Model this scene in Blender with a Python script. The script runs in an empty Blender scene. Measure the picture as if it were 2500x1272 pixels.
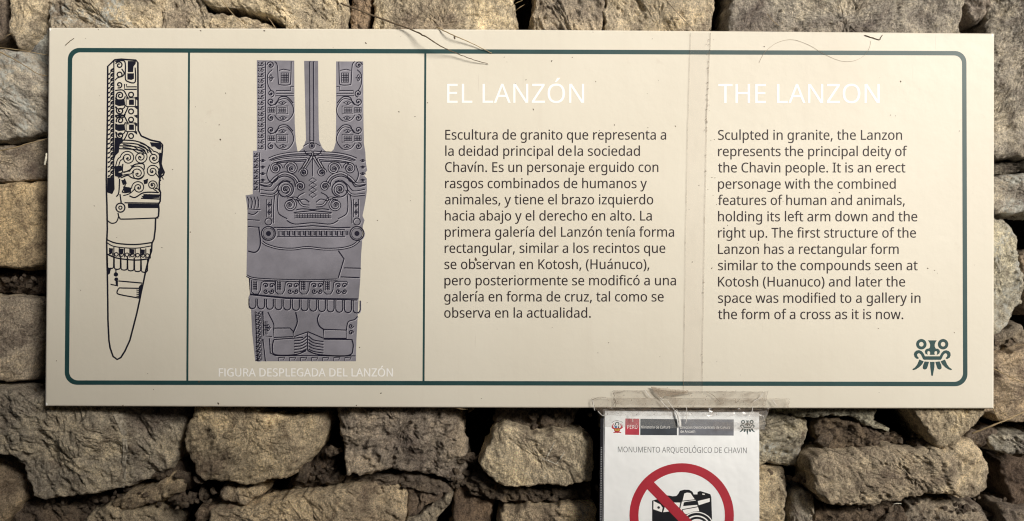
import bpy, math, random
import numpy as np
from mathutils import Vector
from mathutils.geometry import tessellate_polygon

# ------------------------------------------------------------------ camera, world, sun
C = bpy.context.scene
COL = C.collection
D = 1.30                    # camera distance to the wall face (m)
SPAN = 1.381                # width seen at the wall face (m)
K = SPAN / 2500.0           # metres per photo pixel at the wall face

cam = bpy.data.cameras.new('camera')
cam.sensor_width = 36.0
cam.lens = 36.0 * D / SPAN
cam.clip_start = 0.02
cam.clip_end = 200
co = bpy.data.objects.new('camera', cam)
co.location = (0, -D, 0)
co.rotation_euler = (math.radians(90), 0, 0)
COL.objects.link(co)
C.camera = co

SUN_DIR = Vector((0.55, -0.78, 0.38)).normalized()
EL = math.asin(SUN_DIR.z)
ROT = math.atan2(SUN_DIR.x, SUN_DIR.y)
w = bpy.data.worlds.new('World')
C.world = w
w.use_nodes = True
nt = w.node_tree
bg = nt.nodes['Background']
sky = nt.nodes.new('ShaderNodeTexSky')
sky.sky_type = 'NISHITA'
sky.sun_disc = False
sky.sun_elevation = EL
sky.sun_rotation = ROT
sky.dust_density = 3.0
sky.air_density = 1.0
nt.links.new(sky.outputs[0], bg.inputs[0])
bg.inputs[1].default_value = 0.052
sun = bpy.data.lights.new('sun', 'SUN')
sun.energy = 4.35
sun.angle = math.radians(20)
sun.color = (1.0, 0.945, 0.87)
so = bpy.data.objects.new('sun', sun)
so.rotation_euler = SUN_DIR.to_track_quat('Z', 'Y').to_euler()
so.location = SUN_DIR * 6
COL.objects.link(so)
C.view_settings.view_transform = 'Standard'
C.view_settings.look = 'None'
C.view_settings.gamma = 1.0
C.view_settings.exposure = 0.0
C.cycles.filter_width = 1.15
C.cycles.use_denoising = True
C.cycles.max_bounces = 8
C.cycles.transparent_max_bounces = 16

# ------------------------------------------------------------------ helpers
def PW(px, py, y=0.0):
    """world point where the line of sight through photo pixel meets depth y"""
    t = (y + D) / D
    return ((px - 1250) * K * t, y, (636 - py) * K * t)

SY, SA = -0.031, 0.011 / 1.27          # plane of the sign's printed face
def PS(px, py, off=0.0):
    """point on the sign face, off metres proud of it"""
    dx = (px - 1250) * K / D
    t = (SY - off + D) / (1 - SA * dx)
    return (dx * t, t - D, (636 - py) * K / D * t)

NA, NC = -0.0335, 0.17                   # notice: plane through its top edge, leaning out at the foot
NZ0 = (636 - 1003) * K
def PN(px, py, off=0.0):
    """point on the notice"""
    m = (636 - py) * K / D
    t = (D + NA - off - NC * NZ0) / (1 - NC * m)
    return ((px - 1250) * K / D * t, t - D, m * t)

def tag(o, label=None, cat=None, group=None, kind=None):
    if label: o['label'] = label
    if cat: o['category'] = cat
    if group: o['group'] = group
    if kind: o['kind'] = kind
    return o

def empty(name, loc, **k):
    o = bpy.data.objects.new(name, None)
    o.empty_display_size = 0.05
    o.location = loc
    COL.objects.link(o)
    tag(o, **k)
    return o

def mesh_obj(name, verts, faces, mat, parent=None, smooth=False):
    me = bpy.data.meshes.new(name)
    base = Vector(parent.get('_w', (0, 0, 0))) if parent is not None else Vector((0, 0, 0))
    v = np.asarray(verts, dtype=np.float64).reshape(-1, 3)
    if parent is None:
        org = (v.min(0) + v.max(0)) / 2
        v = v - org
    else:
        v = v - np.array(base)
        org = (0, 0, 0)
    me.from_pydata(v.tolist(), [], faces)
    me.materials.append(mat)
    if smooth:
        me.polygons.foreach_set('use_smooth', [True] * len(me.polygons))
    me.update()
    o = bpy.data.objects.new(name, me)
    o.location = org
    COL.objects.link(o)
    if parent is not None:
        o.parent = parent
    o['_w'] = tuple(np.array(base)) if parent is not None else tuple(org)
    return o

def grid_mesh(name, V, nu, nv, closed_u, mat, parent, smooth=True, cap=True):
    """V: (nv*nu,3) rings; fast numpy mesh"""
    i = np.arange(nu if closed_u else nu - 1)
    i2 = (i + 1) % nu
    j = np.arange(nv - 1)[:, None]
    q = np.stack([j * nu + i, j * nu + i2, (j + 1) * nu + i2, (j + 1) * nu + i], -1).reshape(-1, 4)
    me = bpy.data.meshes.new(name)
    base = np.array(parent.get('_w', (0, 0, 0))) if parent is not None else V.mean(0)
    n = len(V)
    me.vertices.add(n)
    me.vertices.foreach_set('co', (V - base).astype(np.float32).ravel())
    me.loops.add(q.size)
    me.loops.foreach_set('vertex_index', q.ravel().astype(np.int32))
    me.polygons.add(len(q))
    me.polygons.foreach_set('loop_start', np.arange(0, q.size, 4, dtype=np.int32))
    me.polygons.foreach_set('loop_total', np.full(len(q), 4, dtype=np.int32))
    me.update(calc_edges=True)
    me.validate()
    if smooth:
        me.polygons.foreach_set('use_smooth', np.ones(len(me.polygons), dtype=bool))
    me.materials.append(mat)
    o = bpy.data.objects.new(name, me)
    COL.objects.link(o)
    if parent is not None:
        o.parent = parent
    else:
        o.location = base
    return o

class MB:
    def __init__(s): s.v = []; s.f = []
    def quad(s, a, b, c, d):
        n = len(s.v); s.v += [a, b, c, d]; s.f.append((n, n + 1, n + 2, n + 3))
    def tris(s, vs, fs):
        n = len(s.v); s.v += vs; s.f += [tuple(i + n for i in f) for f in fs]
    def tube(s, pts, rad, seg=6):
        """pts world points, rad list"""
        P = [Vector(p) for p in pts]
        n0 = len(s.v)
        up = Vector((0, 1, 0))
        for i, p in enumerate(P):
            t = (P[min(i + 1, len(P) - 1)] - P[max(i - 1, 0)]).normalized()
            a = t.cross(up).normalized()
            b = t.cross(a).normalized()
            r = rad[i] if hasattr(rad, '__len__') else rad
            for k in range(seg):
                th = 2 * math.pi * k / seg
                s.v.append(tuple(p + a * math.cos(th) * r + b * math.sin(th) * r))
        for i in range(len(P) - 1):
            for k in range(seg):
                k2 = (k + 1) % seg
                s.f.append((n0 + i * seg + k, n0 + i * seg + k2, n0 + (i + 1) * seg + k2, n0 + (i + 1) * seg + k))
        s.f.append(tuple(n0 + k for k in range(seg))[::-1])
        s.f.append(tuple(n0 + (len(P) - 1) * seg + k for k in range(seg)))
    def box(s, x0, x1, y0, y1, z0, z1):
        n = len(s.v)
        s.v += [(x, y, z) for z in (z0, z1) for y in (y0, y1) for x in (x0, x1)]
        for f in ((0, 2, 3, 1), (4, 5, 7, 6), (0, 1, 5, 4), (2, 6, 7, 3), (0, 4, 6, 2), (1, 3, 7, 5)):
            s.f.append(tuple(n + i for i in f))
    def build(s, name, mat, parent=None, smooth=False):
        return mesh_obj(name, s.v, s.f, mat, parent, smooth)

def smooth_path(pts, n=8):
    """Catmull-Rom through 2D or 3D points"""
    P = [np.array(p, float) for p in pts]
    if len(P) < 3:
        return [tuple(P[0] + (P[-1] - P[0]) * i / n) for i in range(n + 1)]
    out = []
    for i in range(len(P) - 1):
        p0 = P[max(i - 1, 0)]; p1 = P[i]; p2 = P[i + 1]; p3 = P[min(i + 2, len(P) - 1)]
        for j in range(n):
            t = j / n
            out.append(tuple(0.5 * (2 * p1 + (p2 - p0) * t + (2 * p0 - 5 * p1 + 4 * p2 - p3) * t * t + (3 * p1 - p0 - 3 * p2 + p3) * t ** 3)))
    out.append(tuple(P[-1]))
    return out

# numpy gradient noise
_rs = np.random.RandomState(7)
_perm = _rs.permutation(512)
_perm = np.concatenate([_perm, _perm, _perm])
_gr = _rs.normal(size=(512, 3)); _gr /= np.linalg.norm(_gr, axis=1)[:, None]
def pn(P):
    I = np.floor(P).astype(np.int64); F = P - I
    U = F * F * F * (F * (F * 6 - 15) + 10)
    I &= 511
    r = 0
    for dx in (0, 1):
        wx = U[:, 0] if dx else 1 - U[:, 0]
        hx = _perm[(I[:, 0] + dx) & 511]
        for dy in (0, 1):
            wy = U[:, 1] if dy else 1 - U[:, 1]
            hy = _perm[hx + ((I[:, 1] + dy) & 511)]
            for dz in (0, 1):
                wz = U[:, 2] if dz else 1 - U[:, 2]
                g = _gr[_perm[hy + ((I[:, 2] + dz) & 511)]]
                r = r + wx * wy * wz * (g[:, 0] * (F[:, 0] - dx) + g[:, 1] * (F[:, 1] - dy) + g[:, 2] * (F[:, 2] - dz))
    return r * 1.6
def fbm(P, o=4, g=0.5):
    a = 1; s = 0; t = 0
    for k in range(o):
        s = s + a * pn(P * 2 ** k + 17.3 * k); t += a; a *= g
    return s / t
def ridged(P, o=3):
    a = 1; s = 0; t = 0
    for k in range(o):
        s = s + a * (1 - np.abs(pn(P * 2 ** k + 31.7 * k)) * 2); t += a; a *= .55
    return s / t

# ------------------------------------------------------------------ materials
def srgb(r, g, b, a=1.0):
    f = lambda c: (c / 255 / 12.92) if c / 255 <= 0.04045 else ((c / 255 + 0.055) / 1.055) ** 2.4
    return (f(r), f(g), f(b), a)

def newmat(name):
    m = bpy.data.materials.new(name); m.use_nodes = True
    nt = m.node_tree
    return m, nt, nt.nodes['Principled BSDF'], nt.nodes['Material Output']

def nd(nt, t, **k):
    n = nt.nodes.new(t)
    for a, b in k.items():
        if a in n.inputs: n.inputs[a].default_value = b
        else: setattr(n, a, b)
    return n

def ramp(nt, src, stops, interp='LINEAR'):
    r = nt.nodes.new('ShaderNodeValToRGB'); r.color_ramp.interpolation = interp
    e = r.color_ramp.elements
    while len(e) < len(stops): e.new(0.5)
    for i, (p, c) in enumerate(stops):
        e[i].position = p; e[i].color = c if len(c) == 4 else (*c, 1)
    nt.links.new(src, r.inputs[0])
    return r

def mixc(nt, fac, a, b, mode='MIX'):
    m = nt.nodes.new('ShaderNodeMix'); m.data_type = 'RGBA'; m.blend_type = mode
    for s, v in ((m.inputs[0], fac), (m.inputs[6], a), (m.inputs[7], b)):
        if hasattr(v, 'type') and hasattr(v, 'links'): nt.links.new(v, s)
        else: s.default_value = v
    return m.outputs[2]

def noise_tex(nt, vec, scale, detail=6, rough=0.6, dist=0.0):
    n = nd(nt, 'ShaderNodeTexNoise'); n.inputs['Scale'].default_value = scale
    n.inputs['Detail'].default_value = detail; n.inputs['Roughness'].default_value = rough
    n.inputs['Distortion'].default_value = dist
    if vec is not None: nt.links.new(vec, n.inputs['Vector'])
    return n.outputs['Fac']

def stone_material(name, lichen=0.0, rough_soil=False):
    """fractured sandstone: object colour tints it, grain, blotches, optional pale lime patches"""
    m, nt, b, out = newmat(name)
    L = nt.links
    tc = nd(nt, 'ShaderNodeTexCoord'); oi = nd(nt, 'ShaderNodeObjectInfo')
    add = nd(nt, 'ShaderNodeVectorMath', operation='ADD')
    rnd = nd(nt, 'ShaderNodeVectorMath', operation='SCALE'); 
    comb = nd(nt, 'ShaderNodeCombineXYZ')
    L.new(oi.outputs['Random'], comb.inputs[0]); L.new(oi.outputs['Random'], comb.inputs[2])
    L.new(comb.outputs[0], rnd.inputs[0]); rnd.inputs['Scale'].default_value = 37.0
    L.new(tc.outputs['Object'], add.inputs[0]); L.new(rnd.outputs[0], add.inputs[1])
    V = add.outputs[0]
    big = noise_tex(nt, V, 11, 5, .6, .6)
    mid = noise_tex(nt, V, 55, 6, .68, .4)
    fine = noise_tex(nt, V, 420, 4, .75)
    c1 = ramp(nt, big, [(0.30, (0.46, 0.42, 0.42)), (0.48, (0.86, 0.83, 0.80)), (0.66, (1.28, 1.2, 1.06))])
    c2 = ramp(nt, mid, [(0.34, (0.50, 0.47, 0.45)), (0.48, (0.95, 0.94, 0.92)), (0.66, (1.32, 1.29, 1.22))])
    c3 = ramp(nt, fine, [(0.36, (0.45, 0.44, 0.44)), (0.5, (0.98, 0.98, 0.98)), (0.66, (1.6, 1.58, 1.52))])
    col = mixc(nt, 1.0, oi.outputs['Color'], c1.outputs[0], 'MULTIPLY')
    col = mixc(nt, 1.0, col, c2.outputs[0], 'MULTIPLY')
    col = mixc(nt, 0.85, col, c3.outputs[0], 'MULTIPLY')
    # iron-stained reddish streaks
    st = noise_tex(nt, V, 16, 5, .7, 1.6)
    sr = ramp(nt, st, [(0.56, (0, 0, 0)), (0.70, (1, 1, 1))])
    f = nd(nt, 'ShaderNodeMath', operation='MULTIPLY'); L.new(sr.outputs[0], f.inputs[0]); f.inputs[1].default_value = 0.45
    col = mixc(nt, f.outputs[0], col, (0.12, 0.075, 0.06, 1))
    # mica / quartz glints as tiny pale grains
    vo = nd(nt, 'ShaderNodeTexVoronoi'); vo.inputs['Scale'].default_value = 300; L.new(V, vo.inputs['Vector'])
    g1 = ramp(nt, vo.outputs['Distance'], [(0.10, (1, 1, 1)), (0.17, (0, 0, 0))])
    g2 = ramp(nt, noise_tex(nt, V, 34, 3), [(0.55, (0, 0, 0)), (0.68, (1, 1, 1))])
    gm = nd(nt, 'ShaderNodeMath', operation='MULTIPLY'); L.new(g1.outputs[0], gm.inputs[0]); L.new(g2.outputs[0], gm.inputs[1])
    col = mixc(nt, gm.outputs[0], col, (0.62, 0.58, 0.48, 1))
    if lichen > 0:
        ln = noise_tex(nt, V, 17, 8, .72, .8)
        lr = ramp(nt, ln, [(0.60 - lichen * .12, (0, 0, 0)), (0.66 - lichen * .08, (1, 1, 1))])
        l2 = ramp(nt, noise_tex(nt, V, 170, 4, .7), [(0.42, (0, 0, 0)), (0.55, (1, 1, 1))])
        lm = nd(nt, 'ShaderNodeMath', operation='MULTIPLY'); L.new(lr.outputs[0], lm.inputs[0]); L.new(l2.outputs[0], lm.inputs[1])
        col = mixc(nt, lm.outputs[0], col, (0.62, 0.62, 0.56, 1))
    L.new(col, b.inputs['Base Color'])
    b.inputs['Roughness'].default_value = 0.78
    b.inputs['Specular IOR Level'].default_value = 0.28
    # relief finer than the mesh: streaky fracture grain
    mp = nd(nt, 'ShaderNodeMapping'); mp.inputs['Rotation'].default_value = (0, 0.9, 0); mp.inputs['Scale'].default_value = (1, 1, 0.42)
    L.new(V, mp.inputs[0])
    h1 = noise_tex(nt, mp.outputs[0], 120, 8, .72, .5)
    h2 = noise_tex(nt, V, 480, 4, .8)
    v2 = nd(nt, 'ShaderNodeTexVoronoi', feature='DISTANCE_TO_EDGE'); v2.inputs['Scale'].default_value = 26
    wv = nd(nt, 'ShaderNodeVectorMath', operation='ADD')
    nn = nd(nt, 'ShaderNodeTexNoise'); nn.inputs['Scale'].default_value = 20; nn.inputs['Detail'].default_value = 5; L.new(V, nn.inputs['Vector'])
    sc = nd(nt, 'ShaderNodeVectorMath', operation='SCALE'); L.new(nn.outputs['Color'], sc.inputs[0]); sc.inputs['Scale'].default_value = 0.07
    L.new(mp.outputs[0], wv.inputs[0]); L.new(sc.outputs[0], wv.inputs[1]); L.new(wv.outputs[0], v2.inputs['Vector'])
    cr = ramp(nt, v2.outputs['Distance'], [(0.0, (0, 0, 0)), (0.05, (1, 1, 1))])
    s1 = nd(nt, 'ShaderNodeMath', operation='MULTIPLY_ADD'); L.new(h2, s1.inputs[0]); s1.inputs[1].default_value = 0.62; L.new(h1, s1.inputs[2])
    s2 = nd(nt, 'ShaderNodeMath', operation='MULTIPLY_ADD'); L.new(cr.outputs[0], s2.inputs[0]); s2.inputs[1].default_value = 0.16; L.new(s1.outputs[0], s2.inputs[2])
    bp = nd(nt, 'ShaderNodeBump'); bp.inputs['Strength'].default_value = 1.0; bp.inputs['Distance'].default_value = 0.0060 if not rough_soil else 0.010
    L.new(s2.outputs[0], bp.inputs['Height']); L.new(bp.outputs[0], b.inputs['Normal'])
    return m

M_STONE = stone_material('fractured_stone')
M_LICHEN = stone_material('stone_with_lime_patches', lichen=1.0)
M_SOIL = stone_material('dry_earth', rough_soil=True)

def plain(name, col, rough=0.6, spec=0.3, vary=0.0, vscale=30, bump=0.0, bscale=200, metallic=0):
    m, nt, b, out = newmat(name)
    b.inputs['Roughness'].default_value = rough
    b.inputs['Specular IOR Level'].default_value = spec
    b.inputs['Metallic'].default_value = metallic
    tc = nd(nt, 'ShaderNodeTexCoord')
    if vary > 0:
        n = noise_tex(nt, tc.outputs['Object'], vscale, 5, .6)
        r = ramp(nt, n, [(0.3, (1 - vary,) * 3), (0.7, (1 + vary * .6,) * 3)])
        c = mixc(nt, 1.0, col, r.outputs[0], 'MULTIPLY')
        nt.links.new(c, b.inputs['Base Color'])
    else:
        b.inputs['Base Color'].default_value = col
    if bump > 0:
        n = noise_tex(nt, tc.outputs['Object'], bscale, 4, .6)
        bp = nd(nt, 'ShaderNodeBump'); bp.inputs['Distance'].default_value = bump
        nt.links.new(n, bp.inputs['Height']); nt.links.new(bp.outputs[0], b.inputs['Normal'])
    return m

def panel_material():
    m, nt, b, out = newmat('cream_painted_board')
    L = nt.links
    tc = nd(nt, 'ShaderNodeTexCoord'); V = tc.outputs['Object']
    base = (0.725, 0.690, 0.592, 1)
    n1 = ramp(nt, noise_tex(nt, V, 3.2, 4, .55), [(0.35, (0.955, 0.945, 0.93)), (0.65, (1.02, 1.02, 1.02))])
    c = mixc(nt, 1, base, n1.outputs[0], 'MULTIPLY')
    # faint grey-brown smudges
    s = ramp(nt, noise_tex(nt, V, 14, 7, .75, .6), [(0.64, (0, 0, 0)), (0.78, (1, 1, 1))])
    f = nd(nt, 'ShaderNodeMath', operation='MULTIPLY'); L.new(s.outputs[0], f.inputs[0]); f.inputs[1].default_value = 0.28
    c = mixc(nt, f.outputs[0], c, (0.42, 0.33, 0.25, 1))
    # vertical rain runs and fine scratches
    mp = nd(nt, 'ShaderNodeMapping'); mp.inputs['Scale'].default_value = (60, 1, 2.2); L.new(V, mp.inputs[0])
    rn = ramp(nt, noise_tex(nt, mp.outputs[0], 1.0, 4, .6), [(0.55, (0, 0, 0)), (0.8, (1, 1, 1))])
    fr = nd(nt, 'ShaderNodeMath', operation='MULTIPLY'); L.new(rn.outputs[0], fr.inputs[0]); fr.inputs[1].default_value = 0.09
    c = mixc(nt, fr.outputs[0], c, (0.52, 0.45, 0.37, 1))
    mq = nd(nt, 'ShaderNodeMapping'); mq.inputs['Rotation'].default_value = (0, .7, 0); mq.inputs['Scale'].default_value = (220, 1, 7); L.new(V, mq.inputs[0])
    sn = ramp(nt, noise_tex(nt, mq.outputs[0], 1.0, 2, .5), [(0.735, (0, 0, 0)), (0.76, (1, 1, 1))])
    fs = nd(nt, 'ShaderNodeMath', operation='MULTIPLY'); L.new(sn.outputs[0], fs.inputs[0]); fs.inputs[1].default_value = 0.22
    c = mixc(nt, fs.outputs[0], c, (0.40, 0.34, 0.28, 1))
    # tiny fly specks
    v = nd(nt, 'ShaderNodeTexVoronoi'); v.inputs['Scale'].default_value = 34; L.new(V, v.inputs['Vector'])
    r = ramp(nt, v.outputs['Distance'], [(0.020, (1, 1, 1)), (0.036, (0, 0, 0))])
    g = ramp(nt, noise_tex(nt, V, 9, 3), [(0.50, (0, 0, 0)), (0.56, (1, 1, 1))])
    mm = nd(nt, 'ShaderNodeMath', operation='MULTIPLY'); L.new(r.outputs[0], mm.inputs[0]); L.new(g.outputs[0], mm.inputs[1])
    c = mixc(nt, mm.outputs[0], c, (0.16, 0.12, 0.09, 1))
    L.new(c, b.inputs['Base Color'])
    rr = ramp(nt, noise_tex(nt, V, 8, 5, .7), [(0.3, (0.38,) * 3), (0.7, (0.52,) * 3)])
    L.new(rr.outputs[0], b.inputs['Roughness'])
    b.inputs['Specular IOR Level'].default_value = 0.4
    bp = nd(nt, 'ShaderNodeBump'); bp.inputs['Distance'].default_value = 0.0006; bp.inputs['Strength'].default_value = 0.5
    L.new(noise_tex(nt, V, 60, 6, .6), bp.inputs['Height']); L.new(bp.outputs[0], b.inputs['Normal'])
    return m

def film_material(name, tint, haze_amt, dirt_amt, gloss=0.10, streak=40):
    """clear sticky tape / sleeve film: mostly see-through, a little haze, grime and gloss"""
    m, nt, b, out = newmat(name)
    L = nt.links
    tc = nd(nt, 'ShaderNodeTexCoord'); V = tc.outputs['Object']
    tr = nd(nt, 'ShaderNodeBsdfTransparent')
    n = ramp(nt, noise_tex(nt, V, streak, 7, .75, .8), [(0.50, (0, 0, 0)), (0.74, (1, 1, 1))])
    sp = ramp(nt, noise_tex(nt, V, 330, 4, .75), [(0.62, (0, 0, 0)), (0.70, (1, 1, 1))])
    col = mixc(nt, n.outputs[0], tint, (0.20, 0.14, 0.09, 1))
    col = mixc(nt, sp.outputs[0], col, (0.07, 0.05, 0.035, 1))
    b.inputs['Roughness'].default_value = 0.3
    L.new(col, b.inputs['Base Color'])
    a = nd(nt, 'ShaderNodeMath', operation='MULTIPLY_ADD'); L.new(n.outputs[0], a.inputs[0]); a.inputs[1].default_value = dirt_amt; a.inputs[2].default_value = haze_amt
    a2 = nd(nt, 'ShaderNodeMath', operation='MULTIPLY_ADD', use_clamp=True); L.new(sp.outputs[0], a2.inputs[0]); a2.inputs[1].default_value = dirt_amt; L.new(a.outputs[0], a2.inputs[2])
    mx = nd(nt, 'ShaderNodeMixShader'); L.new(a2.outputs[0], mx.inputs[0]); L.new(tr.outputs[0], mx.inputs[1]); L.new(b.outputs[0], mx.inputs[2])
    gl = nd(nt, 'ShaderNodeBsdfGlossy'); gl.inputs['Roughness'].default_value = 0.16
    m2 = nd(nt, 'ShaderNodeMixShader'); m2.inputs[0].default_value = gloss; L.new(mx.outputs[0], m2.inputs[1]); L.new(gl.outputs[0], m2.inputs[2])
    L.new(m2.outputs[0], out.inputs['Surface'])
    return m

M_PANEL = panel_material()
M_TEAL = plain('teal_print', (0.018, 0.062, 0.064, 1), 0.42, 0.45, 0.15, 20)
M_INK = plain('dark_brown_print', (0.026, 0.018, 0.020, 1), 0.5, 0.3)
M_NAVY = plain('navy_print', (0.007, 0.008, 0.018, 1), 0.5, 0.35)
M_WHITE = plain('white_print', (0.97, 0.965, 0.94, 1), 0.45, 0.45)
M_STELE = plain('violet_grey_print', (0.240, 0.234, 0.272, 1), 0.5, 0.35, 0.32, 16)
M_STELE_HI = plain('pale_violet_print', (0.43, 0.42, 0.47, 1), 0.5, 0.35)
M_STELE_LO = plain('dark_violet_print', (0.010, 0.009, 0.024, 1), 0.5, 0.35)
M_PAPER = plain('white_paper', (0.95, 0.975, 0.98, 1), 0.36, 0.5, 0.04, 9, 0.004, 9)
M_RED = plain('red_print', (0.46, 0.022, 0.042, 1), 0.35, 0.5, 0.12, 40)
M_REDBOX = plain('bright_red_print', (0.52, 0.045, 0.075, 1), 0.35, 0.5, 0.15, 90)
M_SLATE = plain('slate_print', (0.045, 0.055, 0.070, 1), 0.35, 0.5, 0.3, 90)
M_GREYBOX = plain('grey_print', (0.17, 0.18, 0.21, 1), 0.35, 0.5, 0.25, 90)
M_GREYTXT = plain('grey_lettering', (0.20, 0.21, 0.22, 1), 0.5, 0.3)
M_BLACKP = plain('black_print', (0.010, 0.011, 0.016, 1), 0.3, 0.5, 0.3, 60)
M_GOLD = plain('gold_print', (0.55, 0.32, 0.06, 1), 0.5, 0.3)
M_BLUE = plain('blue_print', (0.05, 0.20, 0.42, 1), 0.5, 0.3)
M_DKGREEN = plain('dark_green_print', (0.02, 0.05, 0.04, 1), 0.5, 0.3)
M_BLACKPL = plain('black_plastic', (0.012, 0.012, 0.016, 1), 0.3, 0.5)
M_GREYPL = plain('grey_plastic', (0.35, 0.36, 0.38, 1), 0.3, 0.5)
M_HAIR = plain('fine_hair', (0.34, 0.27, 0.20, 1), 0.5, 0.3)
M_STRAW = plain('dry_straw', (0.36, 0.27, 0.15, 1), 0.6, 0.3, 0.3, 90)
M_TWIG = plain('dark_twig', (0.13, 0.095, 0.06, 1), 0.6, 0.3, 0.3, 90)
M_GRIME = plain('grime', (0.10, 0.075, 0.055, 1), 0.9, 0.1)
M_GRIME2 = film_material('tape_edge_dust', (0.16, 0.12, 0.085, 1), 0.38, 0.6, 0.0, 120)
M_BONE = plain('pale_shell', (0.72, 0.68, 0.56, 1), 0.45, 0.4, 0.15, 200)
M_TAPE = film_material('clear_tape', (0.62, 0.50, 0.44, 1), 0.055, 0.03, 0.0)
M_TAPE_DIRTY = film_material('grimy_clear_tape', (0.50, 0.39, 0.30, 1), 0.07, 0.34, 0.05, 40)
M_FILM = film_material('plastic_sleeve_film', (0.86, 0.86, 0.84, 1), 0.14, 0.26, 0.06, 34)
M_GROUND = plain('trodden_earth', (0.27, 0.23, 0.18, 1), 0.9, 0.2, 0.3, 4, 0.02, 20)
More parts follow.
